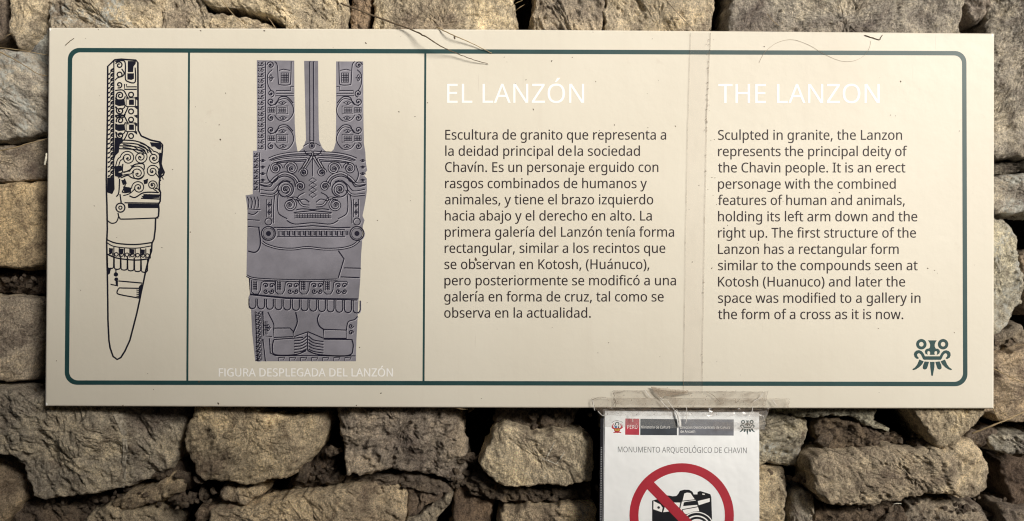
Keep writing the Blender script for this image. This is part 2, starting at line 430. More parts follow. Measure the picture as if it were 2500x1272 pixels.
GLYPHS = {
'(': (241, '32,220 33,263 38,306 45,348 54,389 67,429 83,468 103,504 125,540 150,573 217,573 182,521 154,465 132,407 116,346 107,284 103,221 105,179 109,139 116,98 126,58 139,19 154,-20 172,-57 192,-92 216,-127 150,-127 125,-94 103,-60 83,-24 67,14 54,53 45,94 38,135 33,177'),
')': (241, '209,220 207,177 203,135 196,94 186,53 173,14 158,-24 139,-60 116,-94 91,-127 25,-127 48,-92 69,-57 87,-20 102,19 114,58 124,98 131,139 136,179 137,221 136,263 131,304 124,346 114,386 102,426 87,465 69,503 48,539 24,573 91,573 116,540 139,504 158,468 173,429 186,389 196,348 203,306 207,263'),
',': (215, '154,84 146,55 136,23 124,-10 111,-42 98,-74 85,-103 33,-103 41,-72 49,-38 56,-3 63,31 68,63 73,93 148,93'),
'.': (215, '58,43 61,69 72,85 88,94 107,97 126,94 142,85 153,69 157,43 153,18 142,2 126,-8 107,-11 88,-8 72,2 61,18'),
'A': (512, '437,0 368,177 141,177 73,0 0,0 224,575 289,575 512,0|282,415 274,438 263,473 255,500 247,468 238,438 230,415 165,241 346,241'),
'C': (507, '323,517 280,513 241,502 206,482 178,456 155,423 139,383 129,337 125,286 128,241 135,200 147,164 175,117 213,83 262,62 322,55 359,57 394,62 427,69 460,78 460,15 427,5 393,-2 356,-7 312,-8 257,-4 208,8 166,28 130,56 101,90 78,131 62,178 52,230 49,287 51,329 57,369 67,406 89,456 120,499 159,534 206,559 261,575 324,581 367,578 409,572 448,561 482,547 453,486 425,497 394,508 360,515'),
'D': (585, '536,292 533,231 521,177 501,131 474,91 439,58 399,33 351,15 297,4 237,0 78,0 78,573 254,573 309,569 359,558 404,540 443,516 476,484 502,446 521,401 533,350|460,289 457,337 449,379 435,415 404,457 361,487 308,505 244,511 150,511 150,62 228,62 299,68 357,87 402,119 434,164 454,220'),
'E': (446, '398,0 78,0 78,573 398,573 398,509 150,509 150,330 383,330 383,268 150,268 150,63 398,63'),
'F': (416, '150,0 78,0 78,573 398,573 398,509 150,509 150,306 383,306 383,243 150,243'),
'G': (584, '326,302 524,302 524,22 478,8 431,-1 380,-6 323,-8 267,-4 217,8 173,28 136,55 105,89 81,130 63,176 52,229 49,286 53,343 65,395 84,442 111,482 145,517 186,544 233,564 286,577 346,581 392,578 437,572 478,561 516,547 489,484 457,497 421,508 382,515 342,517 298,514 259,505 225,489 181,455 150,409 136,373 127,332 124,286 127,243 134,202 146,166 175,119 216,84 251,68 292,58 340,55 375,56 404,59 429,63 452,68 452,238 326,238'),
'H': (594, '516,0 443,0 443,267 150,267 150,0 78,0 78,573 150,573 150,330 443,330 443,573 516,573'),
'I': (272, '239,0 32,0 32,42 99,57 99,515 32,531 32,573 239,573 239,531 172,515 172,57 239,42'),
'K': (496, '496,0 411,0 209,273 150,222 150,0 78,0 78,573 150,573 150,290 174,318 199,345 249,399 403,573 488,573 261,323'),
'L': (420, '78,0 78,573 150,573 150,64 400,64 400,0'),
'M': (727, '330,0 142,502 139,502 140,484 142,461 143,435 144,407 144,377 144,347 144,0 78,0 78,573 184,573 361,103 364,103 544,573 650,573 650,0 578,0 578,352 578,380 579,408 580,435 581,460 584,501 581,501 390,0'),
'N': (609, '532,0 447,0 141,476 138,476 139,455 141,432 143,378 144,349 144,320 144,0 78,0 78,573 161,573 467,99 470,99 468,137 466,193 465,223 464,249 464,573 532,573'),
'O': (626, '577,287 576,244 570,204 561,166 540,116 510,73 473,38 428,13 375,-3 314,-8 251,-3 196,13 151,39 114,73 85,116 65,167 56,204 51,245 49,288 52,344 62,396 78,442 100,482 130,517 166,545 208,565 258,577 314,581 369,577 417,565 459,545 495,517 524,483 547,442 564,396 574,344|125,287 127,241 134,200 145,163 171,117 207,83 255,62 314,55 373,62 420,83 456,117 481,163 492,200 499,241 501,287 496,354 481,411 456,457 421,491 373,511 314,518 255,511 207,490 171,457 145,411 134,374 127,333'),
'P': (485, '229,573 297,568 352,553 393,528 421,495 439,454 444,404 441,370 433,336 417,306 395,278 364,255 324,238 275,227 216,223 150,223 150,0 78,0 78,573|223,511 150,511 150,285 208,285 258,288 298,296 330,311 352,334 365,363 370,401 361,449 334,484 289,504'),
'Q': (626, '577,287 575,242 569,200 559,160 535,108 503,64 461,30 411,6 548,-136 444,-136 334,-7 324,-8 314,-8 251,-3 196,13 151,39 114,73 85,116 65,167 56,204 51,245 49,288 52,344 62,396 78,442 100,482 130,517 166,545 208,565 258,577 314,581 369,577 417,565 459,545 495,517 524,483 547,442 564,396 574,344|125,287 127,241 134,200 145,163 171,117 207,83 255,62 314,55 373,62 420,83 456,117 481,163 492,200 499,241 501,287 496,354 481,411 456,457 421,491 373,511 314,518 255,511 207,490 171,457 145,411 134,374 127,333'),
'R': (499, '236,573 301,568 353,555 393,532 422,500 439,460 444,410 440,368 427,334 408,306 385,285 358,269 330,257 487,0 403,0 264,237 150,237 150,0 78,0 78,573|232,510 150,510 150,298 236,298 296,304 338,325 362,359 370,407 366,440 355,467 336,486 310,500 275,507'),
'S': (440, '403,153 396,106 378,66 348,35 307,11 257,-3 198,-8 167,-7 137,-5 109,-1 83,4 61,11 41,19 41,88 73,76 113,65 156,57 201,55 240,57 273,66 298,79 316,98 327,120 330,147 327,173 318,194 302,213 277,230 242,247 196,265 161,279 131,294 106,311 85,330 69,351 57,375 50,403 48,435 54,477 71,513 99,542 136,563 180,576 231,581 276,578 318,572 355,562 389,549 366,487 336,499 302,508 266,515 229,517 196,515 169,507 148,494 133,478 124,457 121,434 124,407 133,386 149,367 172,351 204,335 246,318 293,299 332,279 362,255 385,228 398,194'),
'T': (446, '259,0 187,0 187,509 8,509 8,573 437,573 437,509 259,509'),
'U': (586, '513,202 507,146 489,95 459,52 416,20 380,4 338,-5 290,-8 225,-2 171,18 128,50 97,93 78,144 72,204 72,573 144,573 144,201 154,139 182,93 228,64 294,55 342,59 379,73 407,96 427,126 438,161 442,202 442,573 513,573'),
'V': (481, '481,573 277,0 204,0 0,573 75,573 204,205 213,182 220,160 231,119 236,100 241,80 245,100 250,119 255,140 262,161 277,207 405,573'),
'Z': (459, '427,0 30,0 30,55 332,508 40,508 40,573 419,573 419,518 118,64 427,64'),
'a': (450, '231,437 279,433 318,422 347,403 376,358 385,293 385,0 334,0 320,61 317,61 298,40 279,22 258,9 234,-1 206,-6 172,-8 136,-5 103,6 75,23 55,48 41,80 37,119 50,176 87,219 127,238 179,251 243,257 316,259 316,285 310,330 293,359 265,375 227,380 194,378 163,370 133,359 106,347 84,400 115,414 151,426 190,434|252,208 184,200 141,182 118,155 110,119 115,87 132,66 157,53 188,49 238,56 279,79 306,117 315,172 315,210'),
'b': (493, '139,461 138,435 138,410 136,389 135,373 139,373 161,398 189,419 226,432 272,437 322,431 365,412 401,381 428,338 444,283 449,215 447,168 439,127 427,91 400,48 365,17 322,-2 272,-8 226,-3 189,10 161,31 139,55 133,55 119,0 68,0 68,609 139,609|260,379 219,374 188,361 165,339 150,308 142,268 139,217 139,214 142,165 150,125 165,93 202,61 261,51 312,61 348,93 363,126 373,166 376,216 373,265 363,306 348,338 311,368'),
'c': (385, '241,-8 187,-2 139,15 99,45 69,87 55,123 47,165 44,213 47,262 56,305 71,342 102,385 142,415 191,432 245,438 278,436 309,431 336,424 358,415 337,356 316,363 292,370 267,374 244,376 204,371 172,358 148,335 131,303 120,263 117,213 120,166 131,126 148,94 172,71 202,58 240,53 273,55 302,60 328,68 351,78 351,15 328,5 304,-2 275,-7'),
'd': (493, '221,-8 171,-2 128,17 92,48 65,91 49,146 44,214 49,282 66,338 93,381 128,413 171,432 221,438 253,436 280,429 303,420 323,407 340,391 354,374 359,374 356,405 355,424 354,438 354,609 425,609 425,0 368,0 358,58 354,58 340,40 323,24 303,11 279,1 252,-6|232,51 290,60 328,88 348,135 355,200 355,213 352,263 343,304 329,336 291,369 231,379 181,368 146,334 130,300 120,260 117,213 120,165 130,125 146,93 181,61'),
'e': (452, '234,438 286,432 329,414 364,385 390,346 406,299 411,244 411,201 117,201 127,137 154,90 197,62 254,52 293,54 327,60 359,69 392,82 392,20 359,8 327,-1 292,-6 251,-8 194,-2 143,17 101,48 70,91 56,126 47,167 44,212 47,257 55,297 68,333 96,378 134,411 181,431|233,380 188,372 154,348 130,309 119,257 338,257 335,292 326,322 312,346 292,364 266,376'),
'f': (276, '266,375 158,375 158,0 87,0 87,375 12,375 12,408 87,432 87,457 92,507 104,547 124,577 152,597 186,609 227,613 252,612 274,609 294,604 310,599 292,544 278,548 262,552 245,555 228,556 197,550 175,532 162,502 158,458 158,430 266,430'),
'g': (493, '221,438 261,434 297,422 329,402 355,373 359,373 369,430 425,430 425,-7 420,-63 404,-109 378,-146 341,-172 293,-187 233,-192 188,-191 147,-186 110,-177 78,-165 78,-100 111,-114 149,-125 191,-132 237,-134 286,-126 324,-101 347,-63 355,-13 355,4 356,32 358,57 354,57 329,28 299,8 263,-4 221,-8 170,-2 126,18 91,51 65,95 49,149 44,214 49,278 65,332 91,377 126,411 169,431|230,379 197,374 169,359 147,336 130,303 120,262 117,213 120,165 130,124 146,92 182,60 232,50 262,52 288,58 309,69 326,85 340,105 349,131 354,161 356,197 356,214 353,267 343,309 326,340 302,362 270,374'),
'h': (496, '139,431 138,415 138,399 135,370 140,370 155,391 174,407 196,420 221,429 247,435 273,437 321,433 360,421 391,400 413,370 426,330 431,280 431,0 361,0 361,275 355,321 338,353 308,372 265,379 222,374 189,360 166,338 150,308 142,269 139,222 139,0 68,0 68,609 139,609'),
'i': (207, '139,430 139,0 68,0 68,430|104,591 119,588 133,580 142,566 145,546 142,526 133,512 119,504 104,501 88,504 75,512 66,526 63,546 66,566 75,580 88,588'),
'j': (207, '18,-192 -1,-192 -18,-190 -32,-187 -44,-183 -44,-126 -19,-132 -6,-133 9,-134 32,-130 51,-120 64,-100 68,-67 68,430 139,430 139,-64 136,-101 126,-133 110,-159 87,-177 56,-189|63,546 66,566 75,580 88,588 104,591 119,588 133,580 142,566 145,546 142,526 133,512 119,504 104,501 88,504 75,512 66,526'),
'l': (207, '139,0 68,0 68,609 139,609'),
'm': (750, '540,438 603,429 649,401 669,371 681,330 685,280 685,0 615,0 615,277 610,321 594,353 567,372 528,379 474,369 438,342 418,298 411,237 411,0 342,0 342,277 339,308 332,333 320,353 303,367 281,376 253,379 215,374 185,360 164,338 150,308 141,269 139,223 139,0 68,0 68,430 125,430 136,371 140,371 155,392 173,409 194,422 217,431 241,436 266,438 312,433 349,420 378,398 398,366 402,366 427,398 461,420 499,433'),
'n': (496, '275,438 322,434 361,421 391,401 413,371 426,330 431,280 431,0 361,0 361,275 355,321 338,353 308,372 265,379 204,368 166,338 146,289 139,223 139,0 68,0 68,430 125,430 136,371 140,371 156,392 175,409 198,422 222,431 248,436'),
'o': (485, '442,216 438,165 428,121 411,82 388,51 359,25 324,7 285,-4 241,-8 200,-4 163,7 129,25 100,51 77,82 59,121 48,165 44,216 47,261 55,301 68,336 97,380 137,412 186,431 244,438 299,431 347,412 387,380 417,336 431,301 439,261|117,216 120,169 130,128 147,95 172,71 203,56 243,51 282,56 314,71 339,95 356,128 366,169 369,216 365,263 355,303 338,335 314,359 282,374 242,379 185,368 147,335 130,303 120,263'),
'p': (493, '273,438 322,432 365,413 401,383 428,339 444,284 449,216 447,170 439,129 427,93 401,49 365,17 322,-2 272,-8 241,-6 213,1 190,11 170,24 153,38 139,55 134,55 137,20 138,1 139,-16 139,-192 68,-192 68,430 126,430 136,371 139,371 153,389 170,405 189,419 213,429 240,436|260,379 221,374 190,362 167,342 152,313 142,275 139,229 139,216 142,167 150,126 165,93 188,70 220,55 261,51 297,56 326,72 348,98 364,131 373,171 376,217 373,262 363,302 348,334 311,367'),
'q': (493, '354,-9 355,25 356,43 358,58 354,58 332,32 303,11 266,-3 219,-8 170,-2 128,17 93,48 66,91 49,146 44,214 47,261 54,302 67,338 93,381 129,413 172,432 221,438 267,433 304,419 333,397 355,371 358,371 369,430 425,430 425,-192 354,-192|233,51 272,55 304,67 327,87 342,116 352,153 355,199 355,213 352,263 343,305 328,337 290,369 231,379 181,368 145,334 130,300 120,260 117,213 120,165 130,126 146,93 182,61'),
'r': (331, '269,438 295,437 308,435 319,433 310,368 287,372 275,373 264,374 240,371 217,363 195,351 176,334 161,313 149,289 141,261 139,229 139,0 68,0 68,430 126,430 134,351 137,351 152,374 170,395 191,413 214,426 240,435'),
's': (384, '348,119 343,80 327,49 302,24 268,6 226,-4 176,-8 135,-6 99,-1 68,8 42,19 42,83 70,71 104,60 141,52 178,49 224,53 256,66 274,86 280,112 278,128 271,141 259,154 239,167 212,180 174,196 135,212 103,228 76,245 57,266 45,292 41,324 52,372 85,408 118,425 157,435 202,438 240,436 275,430 308,421 339,409 315,353 287,363 258,372 228,378 197,380 159,377 131,366 114,350 108,328 111,312 119,298 133,286 154,274 182,261 219,246 257,231 289,215 314,197 333,176 344,150'),
't': (289, '212,50 228,50 245,53 260,55 272,59 272,5 258,0 240,-4 219,-7 200,-8 167,-5 138,4 112,20 91,44 78,79 74,125 74,375 13,375 13,409 75,437 103,528 144,528 144,430 269,430 269,375 144,375 144,127 149,93 163,69 185,54'),
'u': (496, '427,430 427,0 370,0 359,57 356,57 340,36 321,20 298,8 273,-1 247,-6 220,-8 173,-4 134,8 103,29 81,59 68,99 63,148 63,430 135,430 135,153 141,108 158,76 188,57 230,51 273,55 306,69 330,91 345,121 354,160 357,206 357,430'),
'v': (407, '163,0 0,430 75,430 167,176 180,137 187,116 193,96 198,78 201,63 204,63 208,78 214,96 220,117 227,138 241,176 332,430 407,430 244,0'),
'w': (630, '346,243 336,276 328,308 321,335 316,357 313,357 308,335 302,307 294,275 289,259 284,242 207,1 127,1 9,431 82,431 141,201 147,178 153,154 163,109 167,90 169,73 172,73 178,97 185,128 193,160 201,188 277,431 354,431 428,188 440,149 446,129 451,109 455,90 457,74 460,74 463,89 466,108 471,129 477,153 489,201 549,431 621,431 502,1 419,1'),
'y': (409, '1,430 76,430 169,185 184,144 191,124 196,105 201,86 205,68 209,68 215,91 224,121 234,153 245,186 333,430 409,430 224,-59 207,-97 188,-130 165,-156 138,-176 106,-188 67,-192 49,-192 34,-190 9,-186 9,-130 30,-133 43,-134 56,-135 79,-132 99,-126 116,-114 130,-99 142,-80 152,-59 174,-2'),
'z': (377, '346,0 31,0 31,47 262,375 45,375 45,430 340,430 340,377 112,55 346,55'),
'Ó': (626, '577,287 576,244 570,204 561,166 540,116 510,73 473,38 428,13 375,-3 314,-8 251,-3 196,13 151,39 114,73 85,116 65,167 56,204 51,245 49,288 52,344 62,396 78,442 100,482 130,517 166,545 208,565 258,577 314,581 369,577 417,565 459,545 495,517 524,483 547,442 564,396 574,344|125,287 127,241 134,200 145,163 171,117 207,83 255,62 314,55 373,62 420,83 456,117 481,163 492,200 499,241 501,287 496,354 481,411 456,457 421,491 373,511 314,518 255,511 207,490 171,457 145,411 134,374 127,333|432,749 423,737 411,722 397,705 381,688 365,672 348,656 332,641 318,629 271,629 271,638 284,655 297,674 311,696 325,717 337,738 347,757 432,757'),
'Ú': (586, '513,202 507,146 489,95 459,52 416,20 380,4 338,-5 290,-8 225,-2 171,18 128,50 97,93 78,144 72,204 72,573 144,573 144,201 154,139 182,93 228,64 294,55 342,59 379,73 407,96 427,126 438,161 442,202 442,573 513,573|412,749 403,737 391,722 377,705 361,688 345,672 328,656 312,641 298,629 251,629 251,638 264,655 277,674 291,696 305,717 317,738 327,757 412,757'),
'á': (450, '231,437 279,433 318,422 347,403 376,358 385,293 385,0 334,0 320,61 317,61 298,40 279,22 258,9 234,-1 206,-6 172,-8 136,-5 103,6 75,23 55,48 41,80 37,119 50,176 87,219 127,238 179,251 243,257 316,259 316,285 310,330 293,359 265,375 227,380 194,378 163,370 133,359 106,347 84,400 115,414 151,426 190,434|252,208 184,200 141,182 118,155 110,119 115,87 132,66 157,53 188,49 238,56 279,79 306,117 315,172 315,210|344,606 335,594 323,579 309,563 293,546 277,529 260,513 244,498 229,486 183,486 183,496 195,512 209,532 223,553 237,575 249,596 259,614 344,614'),
'í': (207, '139,0 68,0 68,430 139,430|222,606 213,594 201,579 187,563 171,546 155,529 138,513 122,498 107,486 61,486 61,496 73,512 87,532 101,553 115,575 127,596 137,614 222,614'),
'ó': (485, '442,216 438,165 428,121 411,82 388,51 359,25 324,7 285,-4 241,-8 200,-4 163,7 129,25 100,51 77,82 59,121 48,165 44,216 47,261 55,301 68,336 97,380 137,412 186,431 244,438 299,431 347,412 387,380 417,336 431,301 439,261|117,216 120,169 130,128 147,95 172,71 203,56 243,51 282,56 314,71 339,95 356,128 366,169 369,216 365,263 355,303 338,335 314,359 282,374 242,379 185,368 147,335 130,303 120,263|362,606 353,594 341,579 326,563 311,546 294,529 278,513 262,498 247,486 200,486 200,496 213,512 227,532 240,553 254,575 267,596 277,614 362,614'),
}
# ------------------------------------------------------------------ dry stone wall
wall = empty('stone_wall', (0, 0, -1.15), label='rough dry stone wall of fractured brown field stones carrying the sign', cat='wall')
wall['_w'] = (0, 0, -1.15)

def stone(poly, y0=0.0, tone=(0.33, 0.275, 0.205), mat=None, name='stone', depth=0.17, rim=0.0055, step=0.0021,
          rough=1.0, chips=3, dome=0.0, tilt=(0, 0), seed=None, label=None, chamfer=()):
    """one stone: traced outline, fractured face, rounded arris and sides running back into the wall"""
    rnd = random.Random(seed if seed is not None else int(poly[0][0] * 7 + poly[0][1] * 13 + len(poly)))
    P = np.array([PW(x, y, y0)[::2] for x, y in poly])
    for kc in (.12, .22):
        Q = np.roll(P, -1, 0)
        P = np.stack([P * (1 - kc) + Q * kc, P * kc + Q * (1 - kc)], 1).reshape(-1, 2)
    seg = np.linalg.norm(np.roll(P, -1, 0) - P, axis=1)
    per = seg.sum()
    N = max(24, int(per / step))
    s = np.concatenate([[0], np.cumsum(seg)])
    tt = np.linspace(0, per, N, endpoint=False)
    Pc = np.vstack([P, P[:1]])
    P = np.stack([np.interp(tt, s, Pc[:, 0]), np.interp(tt, s, Pc[:, 1])], 1)
    off = np.array([rnd.uniform(-50, 50), rnd.uniform(-50, 50)])
    T = np.roll(P, -1, 0) - np.roll(P, 1, 0); T /= np.linalg.norm(T, axis=1)[:, None] + 1e-9
    area = 0.5 * np.sum(P[:, 0] * np.roll(P[:, 1], -1) - np.roll(P[:, 0], -1) * P[:, 1])
    Nrm = np.stack([T[:, 1], -T[:, 0]], 1) * (1 if area > 0 else -1)       # outward
    q3 = lambda A, sc: np.stack([A[:, 0] * sc + off[0], A[:, 1] * sc + off[1], np.full(len(A), 3.3)], 1)
    jit = fbm(q3(P, 42), 5, .72) * 0.0100 * min(1, rough)
    P = P + Nrm * jit[:, None]
    c = P.mean(0)
    R = np.linalg.norm(P - c, axis=1)
    KR = max(5, int(np.percentile(R, 80) / step))
    rim = min(rim, R.min() * .8)
    V = []
    # face rings
    k = (np.arange(KR + 1) / KR)
    k = np.maximum(k, 0.002)
    k = 1 - (1 - k) ** 1.25                    # denser towards the arris
    F = c[None, None] + (P - c)[None] * k[:, None, None]
    F2 = F.reshape(-1, 2)
    # distance to the outline (coarse polygon is plenty)
    Ps = P[::max(1, N // 160)]
    d = np.full(len(F2), 9.0)
    A = Ps; B = np.roll(Ps, -1, 0)
    for a, b in zip(A, B):
        ab = b - a
        t = np.clip(((F2 - a) @ ab) / (ab @ ab + 1e-12), 0, 1)
        d = np.minimum(d, np.linalg.norm(F2 - a - t[:, None] * ab, axis=1))
    d[-N:] = 0
    ext = R.mean()
    rel = F2 - c
    # irregular arris
    rimv = rim * (1 + .9 * fbm(q3(F2, 16), 2))
    rimv = np.clip(rimv, rim * .35, rim * 2.4)
    u = np.clip(d / rimv, 0, 1)
    edge = rimv * (1 - np.sqrt(np.clip(1 - (1 - u) ** 2, 0, 1)))
    # big facets
    y = np.zeros(len(F2))
    for _ in range(chips):
        th = rnd.uniform(0, 2 * math.pi); dirv = np.array([math.cos(th), math.sin(th)])
        along = (P - c) @ dirv
        mx = along.max()
        start = mx * rnd.uniform(.15, .8); sl = rnd.uniform(.10, .55)
        wob = fbm(q3(F2, 14), 3) * ext * .35
        y = np.maximum(y, ((rel @ dirv) + wob - start) * sl)
    for (th, st, sl) in chamfer:               # th degrees, start fraction, slope
        dirv = np.array([math.cos(math.radians(th)), math.sin(math.radians(th))])
        mx = ((P - c) @ dirv).max()
        wob = fbm(q3(F2, 22), 3) * 0.008
        y = np.maximum(y, ((rel @ dirv) + wob - mx * st) * sl)
    y = y + rel @ np.array(tilt)
    y = y - dome * (1 - np.clip((np.linalg.norm(rel, axis=1) / (ext * 1.1)) ** 2, 0, 1))
    # streaky fracture relief
    th = rnd.uniform(0.5, 1.3) * rnd.choice((1, 1, -1)); ca, sa = math.cos(th), math.sin(th)
    st2 = rnd.uniform(1.5, 2.6)
    X = np.stack([(rel[:, 0] * ca + rel[:, 1] * sa) + off[0], (-rel[:, 0] * sa + rel[:, 1] * ca) * st2 + off[1] , np.full(len(F2), 1.7)], 1)
    warp = fbm(X * np.array([9, 9, 1]), 3) * .03
    X[:, 0] += warp; X[:, 1] -= warp
    lo = fbm(X * np.array([9, 9, 1]), 4, .55)
    n2 = fbm(X * np.array([22, 22, 1]) + 5, 5, .58)
    kk = n2 * 5.5; fl = np.floor(kk); fr = kk - fl
    terr = (fl + np.clip((fr - .86) / .14, 0, 1)) / 5.5     # flake scars: flats with short steps
    n3 = ridged(X * np.array([60, 60, 1]) + 9, 3) - .5
    n4 = fbm(X * np.array([170, 170, 1]) + 2, 3, .6)
    inner = np.clip(d / 0.006, 0, 1)
    relief = (lo * 0.012 + terr * 0.0095 - n3 * 0.0030 * inner) + n4 * 0.0026 / max(rough, .5)
    # a few cracks
    cr = pn(X * np.array([13, 13, 1]) + 70)
    crack = np.clip(1 - np.abs(cr) / .022, 0, 1) * (pn(X * np.array([7, 7, 1]) + 90) > .12)
    relief = relief + crack * 0.0032 * inner
    y = y + relief * rough + edge
    y = np.minimum(y, depth * .7)
    V = np.stack([F2[:, 0], y0 + y, F2[:, 1]], 1)
    # sides
    last = V[-N:]
    ybase = last[:, 1]
    SR = max(4, int(depth / (step * 3.2)))
    sides = []
    for j in range(1, SR + 1):
        f = j / SR
        yy = ybase + (y0 + depth - ybase) * f
        tmp = np.stack([P[:, 0] * 30 + off[0], yy * 30, P[:, 1] * 30 + off[1]], 1)
        o2 = fbm(tmp, 4, .6) * 0.010 * min(1, f * 4) * rough
        o2 += 0.003 * math.sin(min(1, f * 2) * math.pi) - 0.018 * max(0, f - .4)
        pp = P + Nrm * np.minimum(o2, .004)[:, None]
        sides.append(np.stack([pp[:, 0], yy, pp[:, 1]], 1))
    V = np.vstack([V] + sides)
    # orientation: rings ordered so normals face out
    if area > 0:
        V = V.reshape(-1, N, 3)[:, ::-1].reshape(-1, 3)
    o = grid_mesh(name, V, N, len(V) // N, True, mat or M_STONE, wall)
    g_ = (1.95 if max(p[1] for p in poly) < 400 and min(p[1] for p in poly) < 0 else 1.98) if (mat or M_STONE) is not M_SOIL else 1.75
    o.color = (tone[0] * g_, tone[1] * g_ * 1.035, tone[2] * g_ * 1.03, 1)
    if label: o['label'] = label
    return o

TAN = (0.40, 0.345, 0.265); TAN2 = (0.365, 0.315, 0.248); BRN = (0.285, 0.245, 0.202); GRY = (0.285, 0.262, 0.235)
DRK = (0.17, 0.14, 0.115); VIO = (0.250, 0.215, 0.185); SOILC = (0.125, 0.095, 0.075); BLU = (0.26, 0.27, 0.27)

# --- top course
stone([(-90, -120), (8, -120), (12, 10), (8, 70), (-5, 100), (-90, 110)], 0.012, DRK, rough=.5)
stone([(18, -120), (96, -120), (99, 20), (90, 55), (66, 92), (44, 118), (28, 98), (16, 60), (20, 20)], -0.004, TAN2, chips=2, chamfer=((-35, .5, .5),))
stone([(70, 100), (105, 40), (122, 60), (135, 120), (130, 240), (60, 240), (52, 130)], 0.022, BLU, rough=.4)
stone([(104, -120), (397, -120), (392, -20), (388, 40), (398, 110), (400, 240), (128, 240), (122, 90), (106, 45), (100, 8)], -0.010, TAN2, M_LICHEN, chips=2)
stone([(400, -120), (474, -120), (476, 0), (492, 30), (560, 40), (640, 48), (702, 76), (706, 240), (406, 240), (400, 110), (391, 40)], -0.006, TAN2, chips=1)
stone([(478, -120), (826, -120), (834, -20), (832, 60), (826, 240), (712, 240), (706, 66), (668, 36), (560, 14), (490, 4)], -0.014, TAN, chips=2)
stone([(862, -120), (903, -120), (905, 20), (893, 80), (886, 240), (862, 240), (856, 60)], 0.016, (0.22, 0.165, 0.12), rough=.7)
stone([(909, -120), (1243, -120), (1250, 0), (1260, 55), (1268, 240), (888, 240), (897, 75), (906, 30)], -0.008, TAN, chips=3)
stone([(1313, -120), (1466, -120), (1474, 0), (1470, 80), (1474, 240), (1286, 240), (1298, 70), (1304, 20)], -0.006, BRN, chips=4, rough=1.25)
stone([(1474, -120), (1742, -120), (1746, 0), (1736, 50), (1731, 240), (1480, 240), (1475, 80), (1478, 0)], -0.010, TAN2, chips=4)
stone([(1786, -120), (2200, -120), (2358, -110), (2356, 10), (2342, 60), (2340, 240), (1776, 240), (1778, 70), (1781, 50), (1781, 20)], -0.012, GRY, chips=3)
stone([(2362, -100), (2422, -100), (2420, 0), (2400, 40), (2376, 52), (2360, 24)], 0.006, (0.24, 0.21, 0.19), chips=2, rough=1.6)
stone([(2432, -120), (2640, -120), (2640, 260), (2560, 370), (2490, 380), (2400, 384), (2396, 150), (2404, 84), (2424, 44)], 0.0, GRY, chips=3, rough=1.2)

# --- left side
stone([(-120, 122), (0, 118), (60, 126), (92, 150), (120, 200), (122, 290), (108, 318), (60, 330), (0, 345), (-120, 350)], -0.006, GRY, M_LICHEN, dome=.012, chips=1, rough=.8, tilt=(.12, 0))
stone([(-120, 354), (30, 354), (100, 336), (122, 350), (122, 424), (60, 441), (-120, 448)], 0.010, BRN, rough=.8, chips=1, tilt=(.15, 0))
stone([(-120, 452), (50, 448), (98, 440), (122, 470), (124, 630), (98, 646), (40, 655), (-120, 640)], -0.004, (0.36, 0.285, 0.19), dome=.004, chips=0, rough=.6, tilt=(.22, 0), chamfer=((0, .55, .8),))
stone([(-120, 662), (60, 665), (135, 650), (135, 722), (50, 716), (-120, 712)], 0.034, SOILC, M_SOIL, rough=1.4, name='earth_bedding')
stone([(-120, 724), (20, 726), (106, 736), (112, 770), (104, 820), (82, 856), (66, 900), (56, 930), (25, 935), (-120, 918)], 0.002, BRN, rough=.6, chips=1, dome=.003, tilt=(.22, 0), chamfer=((-10, .6, .9),))
stone([(-120, 930), (40, 944), (110, 950), (140, 965), (-10, 985), (-120, 980)], 0.030, SOILC, M_SOIL, rough=1.3, name='earth_bedding')

# --- bottom left
S_CLAY = stone([(-120, 962), (20, 950), (90, 972), (150, 900), (430, 900), (445, 985), (441, 1020), (430, 1075), (410, 1122), (390, 1160), (352, 1176), (312, 1190), (268, 1206), (228, 1214), (160, 1213), (118, 1221), (84, 1217), (70, 1180), (56, 1142), (30, 1112), (-4, 1106), (-120, 1100)],
      -0.016, (0.275, 0.245, 0.205), chips=4, rough=1.25, rim=.005, seed=5)
stone([(-120, 1126), (0, 1126), (28, 1136), (44, 1172), (56, 1212), (30, 1262), (-10, 1300), (-120, 1310)], 0.004, (0.30, 0.24, 0.175), chips=2, rough=.6, dome=.006)
stone([(24, 1232), (70, 1228), (130, 1232), (210, 1262), (330, 1290), (330, 1400), (0, 1400), (0, 1290)], 0.020, (0.15, 0.12, 0.10), M_SOIL, rough=1.6, name='earth_bedding')
stone([(200, 1262), (262, 1236), (300, 1244), (380, 1250), (398, 1290), (400, 1400), (160, 1400)], 0.008, (0.25, 0.215, 0.17), chips=3, rough=1.4)
stone([(272, 1240), (268, 1226), (288, 1212), (330, 1204), (372, 1184), (398, 1170), (420, 1160), (440, 1176), (432, 1200), (400, 1224), (340, 1240), (300, 1246)], 0.012, (0.27, 0.22, 0.16), chips=3, rough=1.4)
stone([(100, 1210), (170, 1204), (240, 1202), (262, 1232), (200, 1258), (130, 1248)], 0.045, SOILC, M_SOIL, rough=1.6, name='earth_bedding')
stone([(392, 1130), (430, 1096), (452, 1130), (474, 1172), (470, 1200), (430, 1190), (402, 1170)], 0.040, SOILC, M_SOIL, rough=1.6, name='earth_bedding')

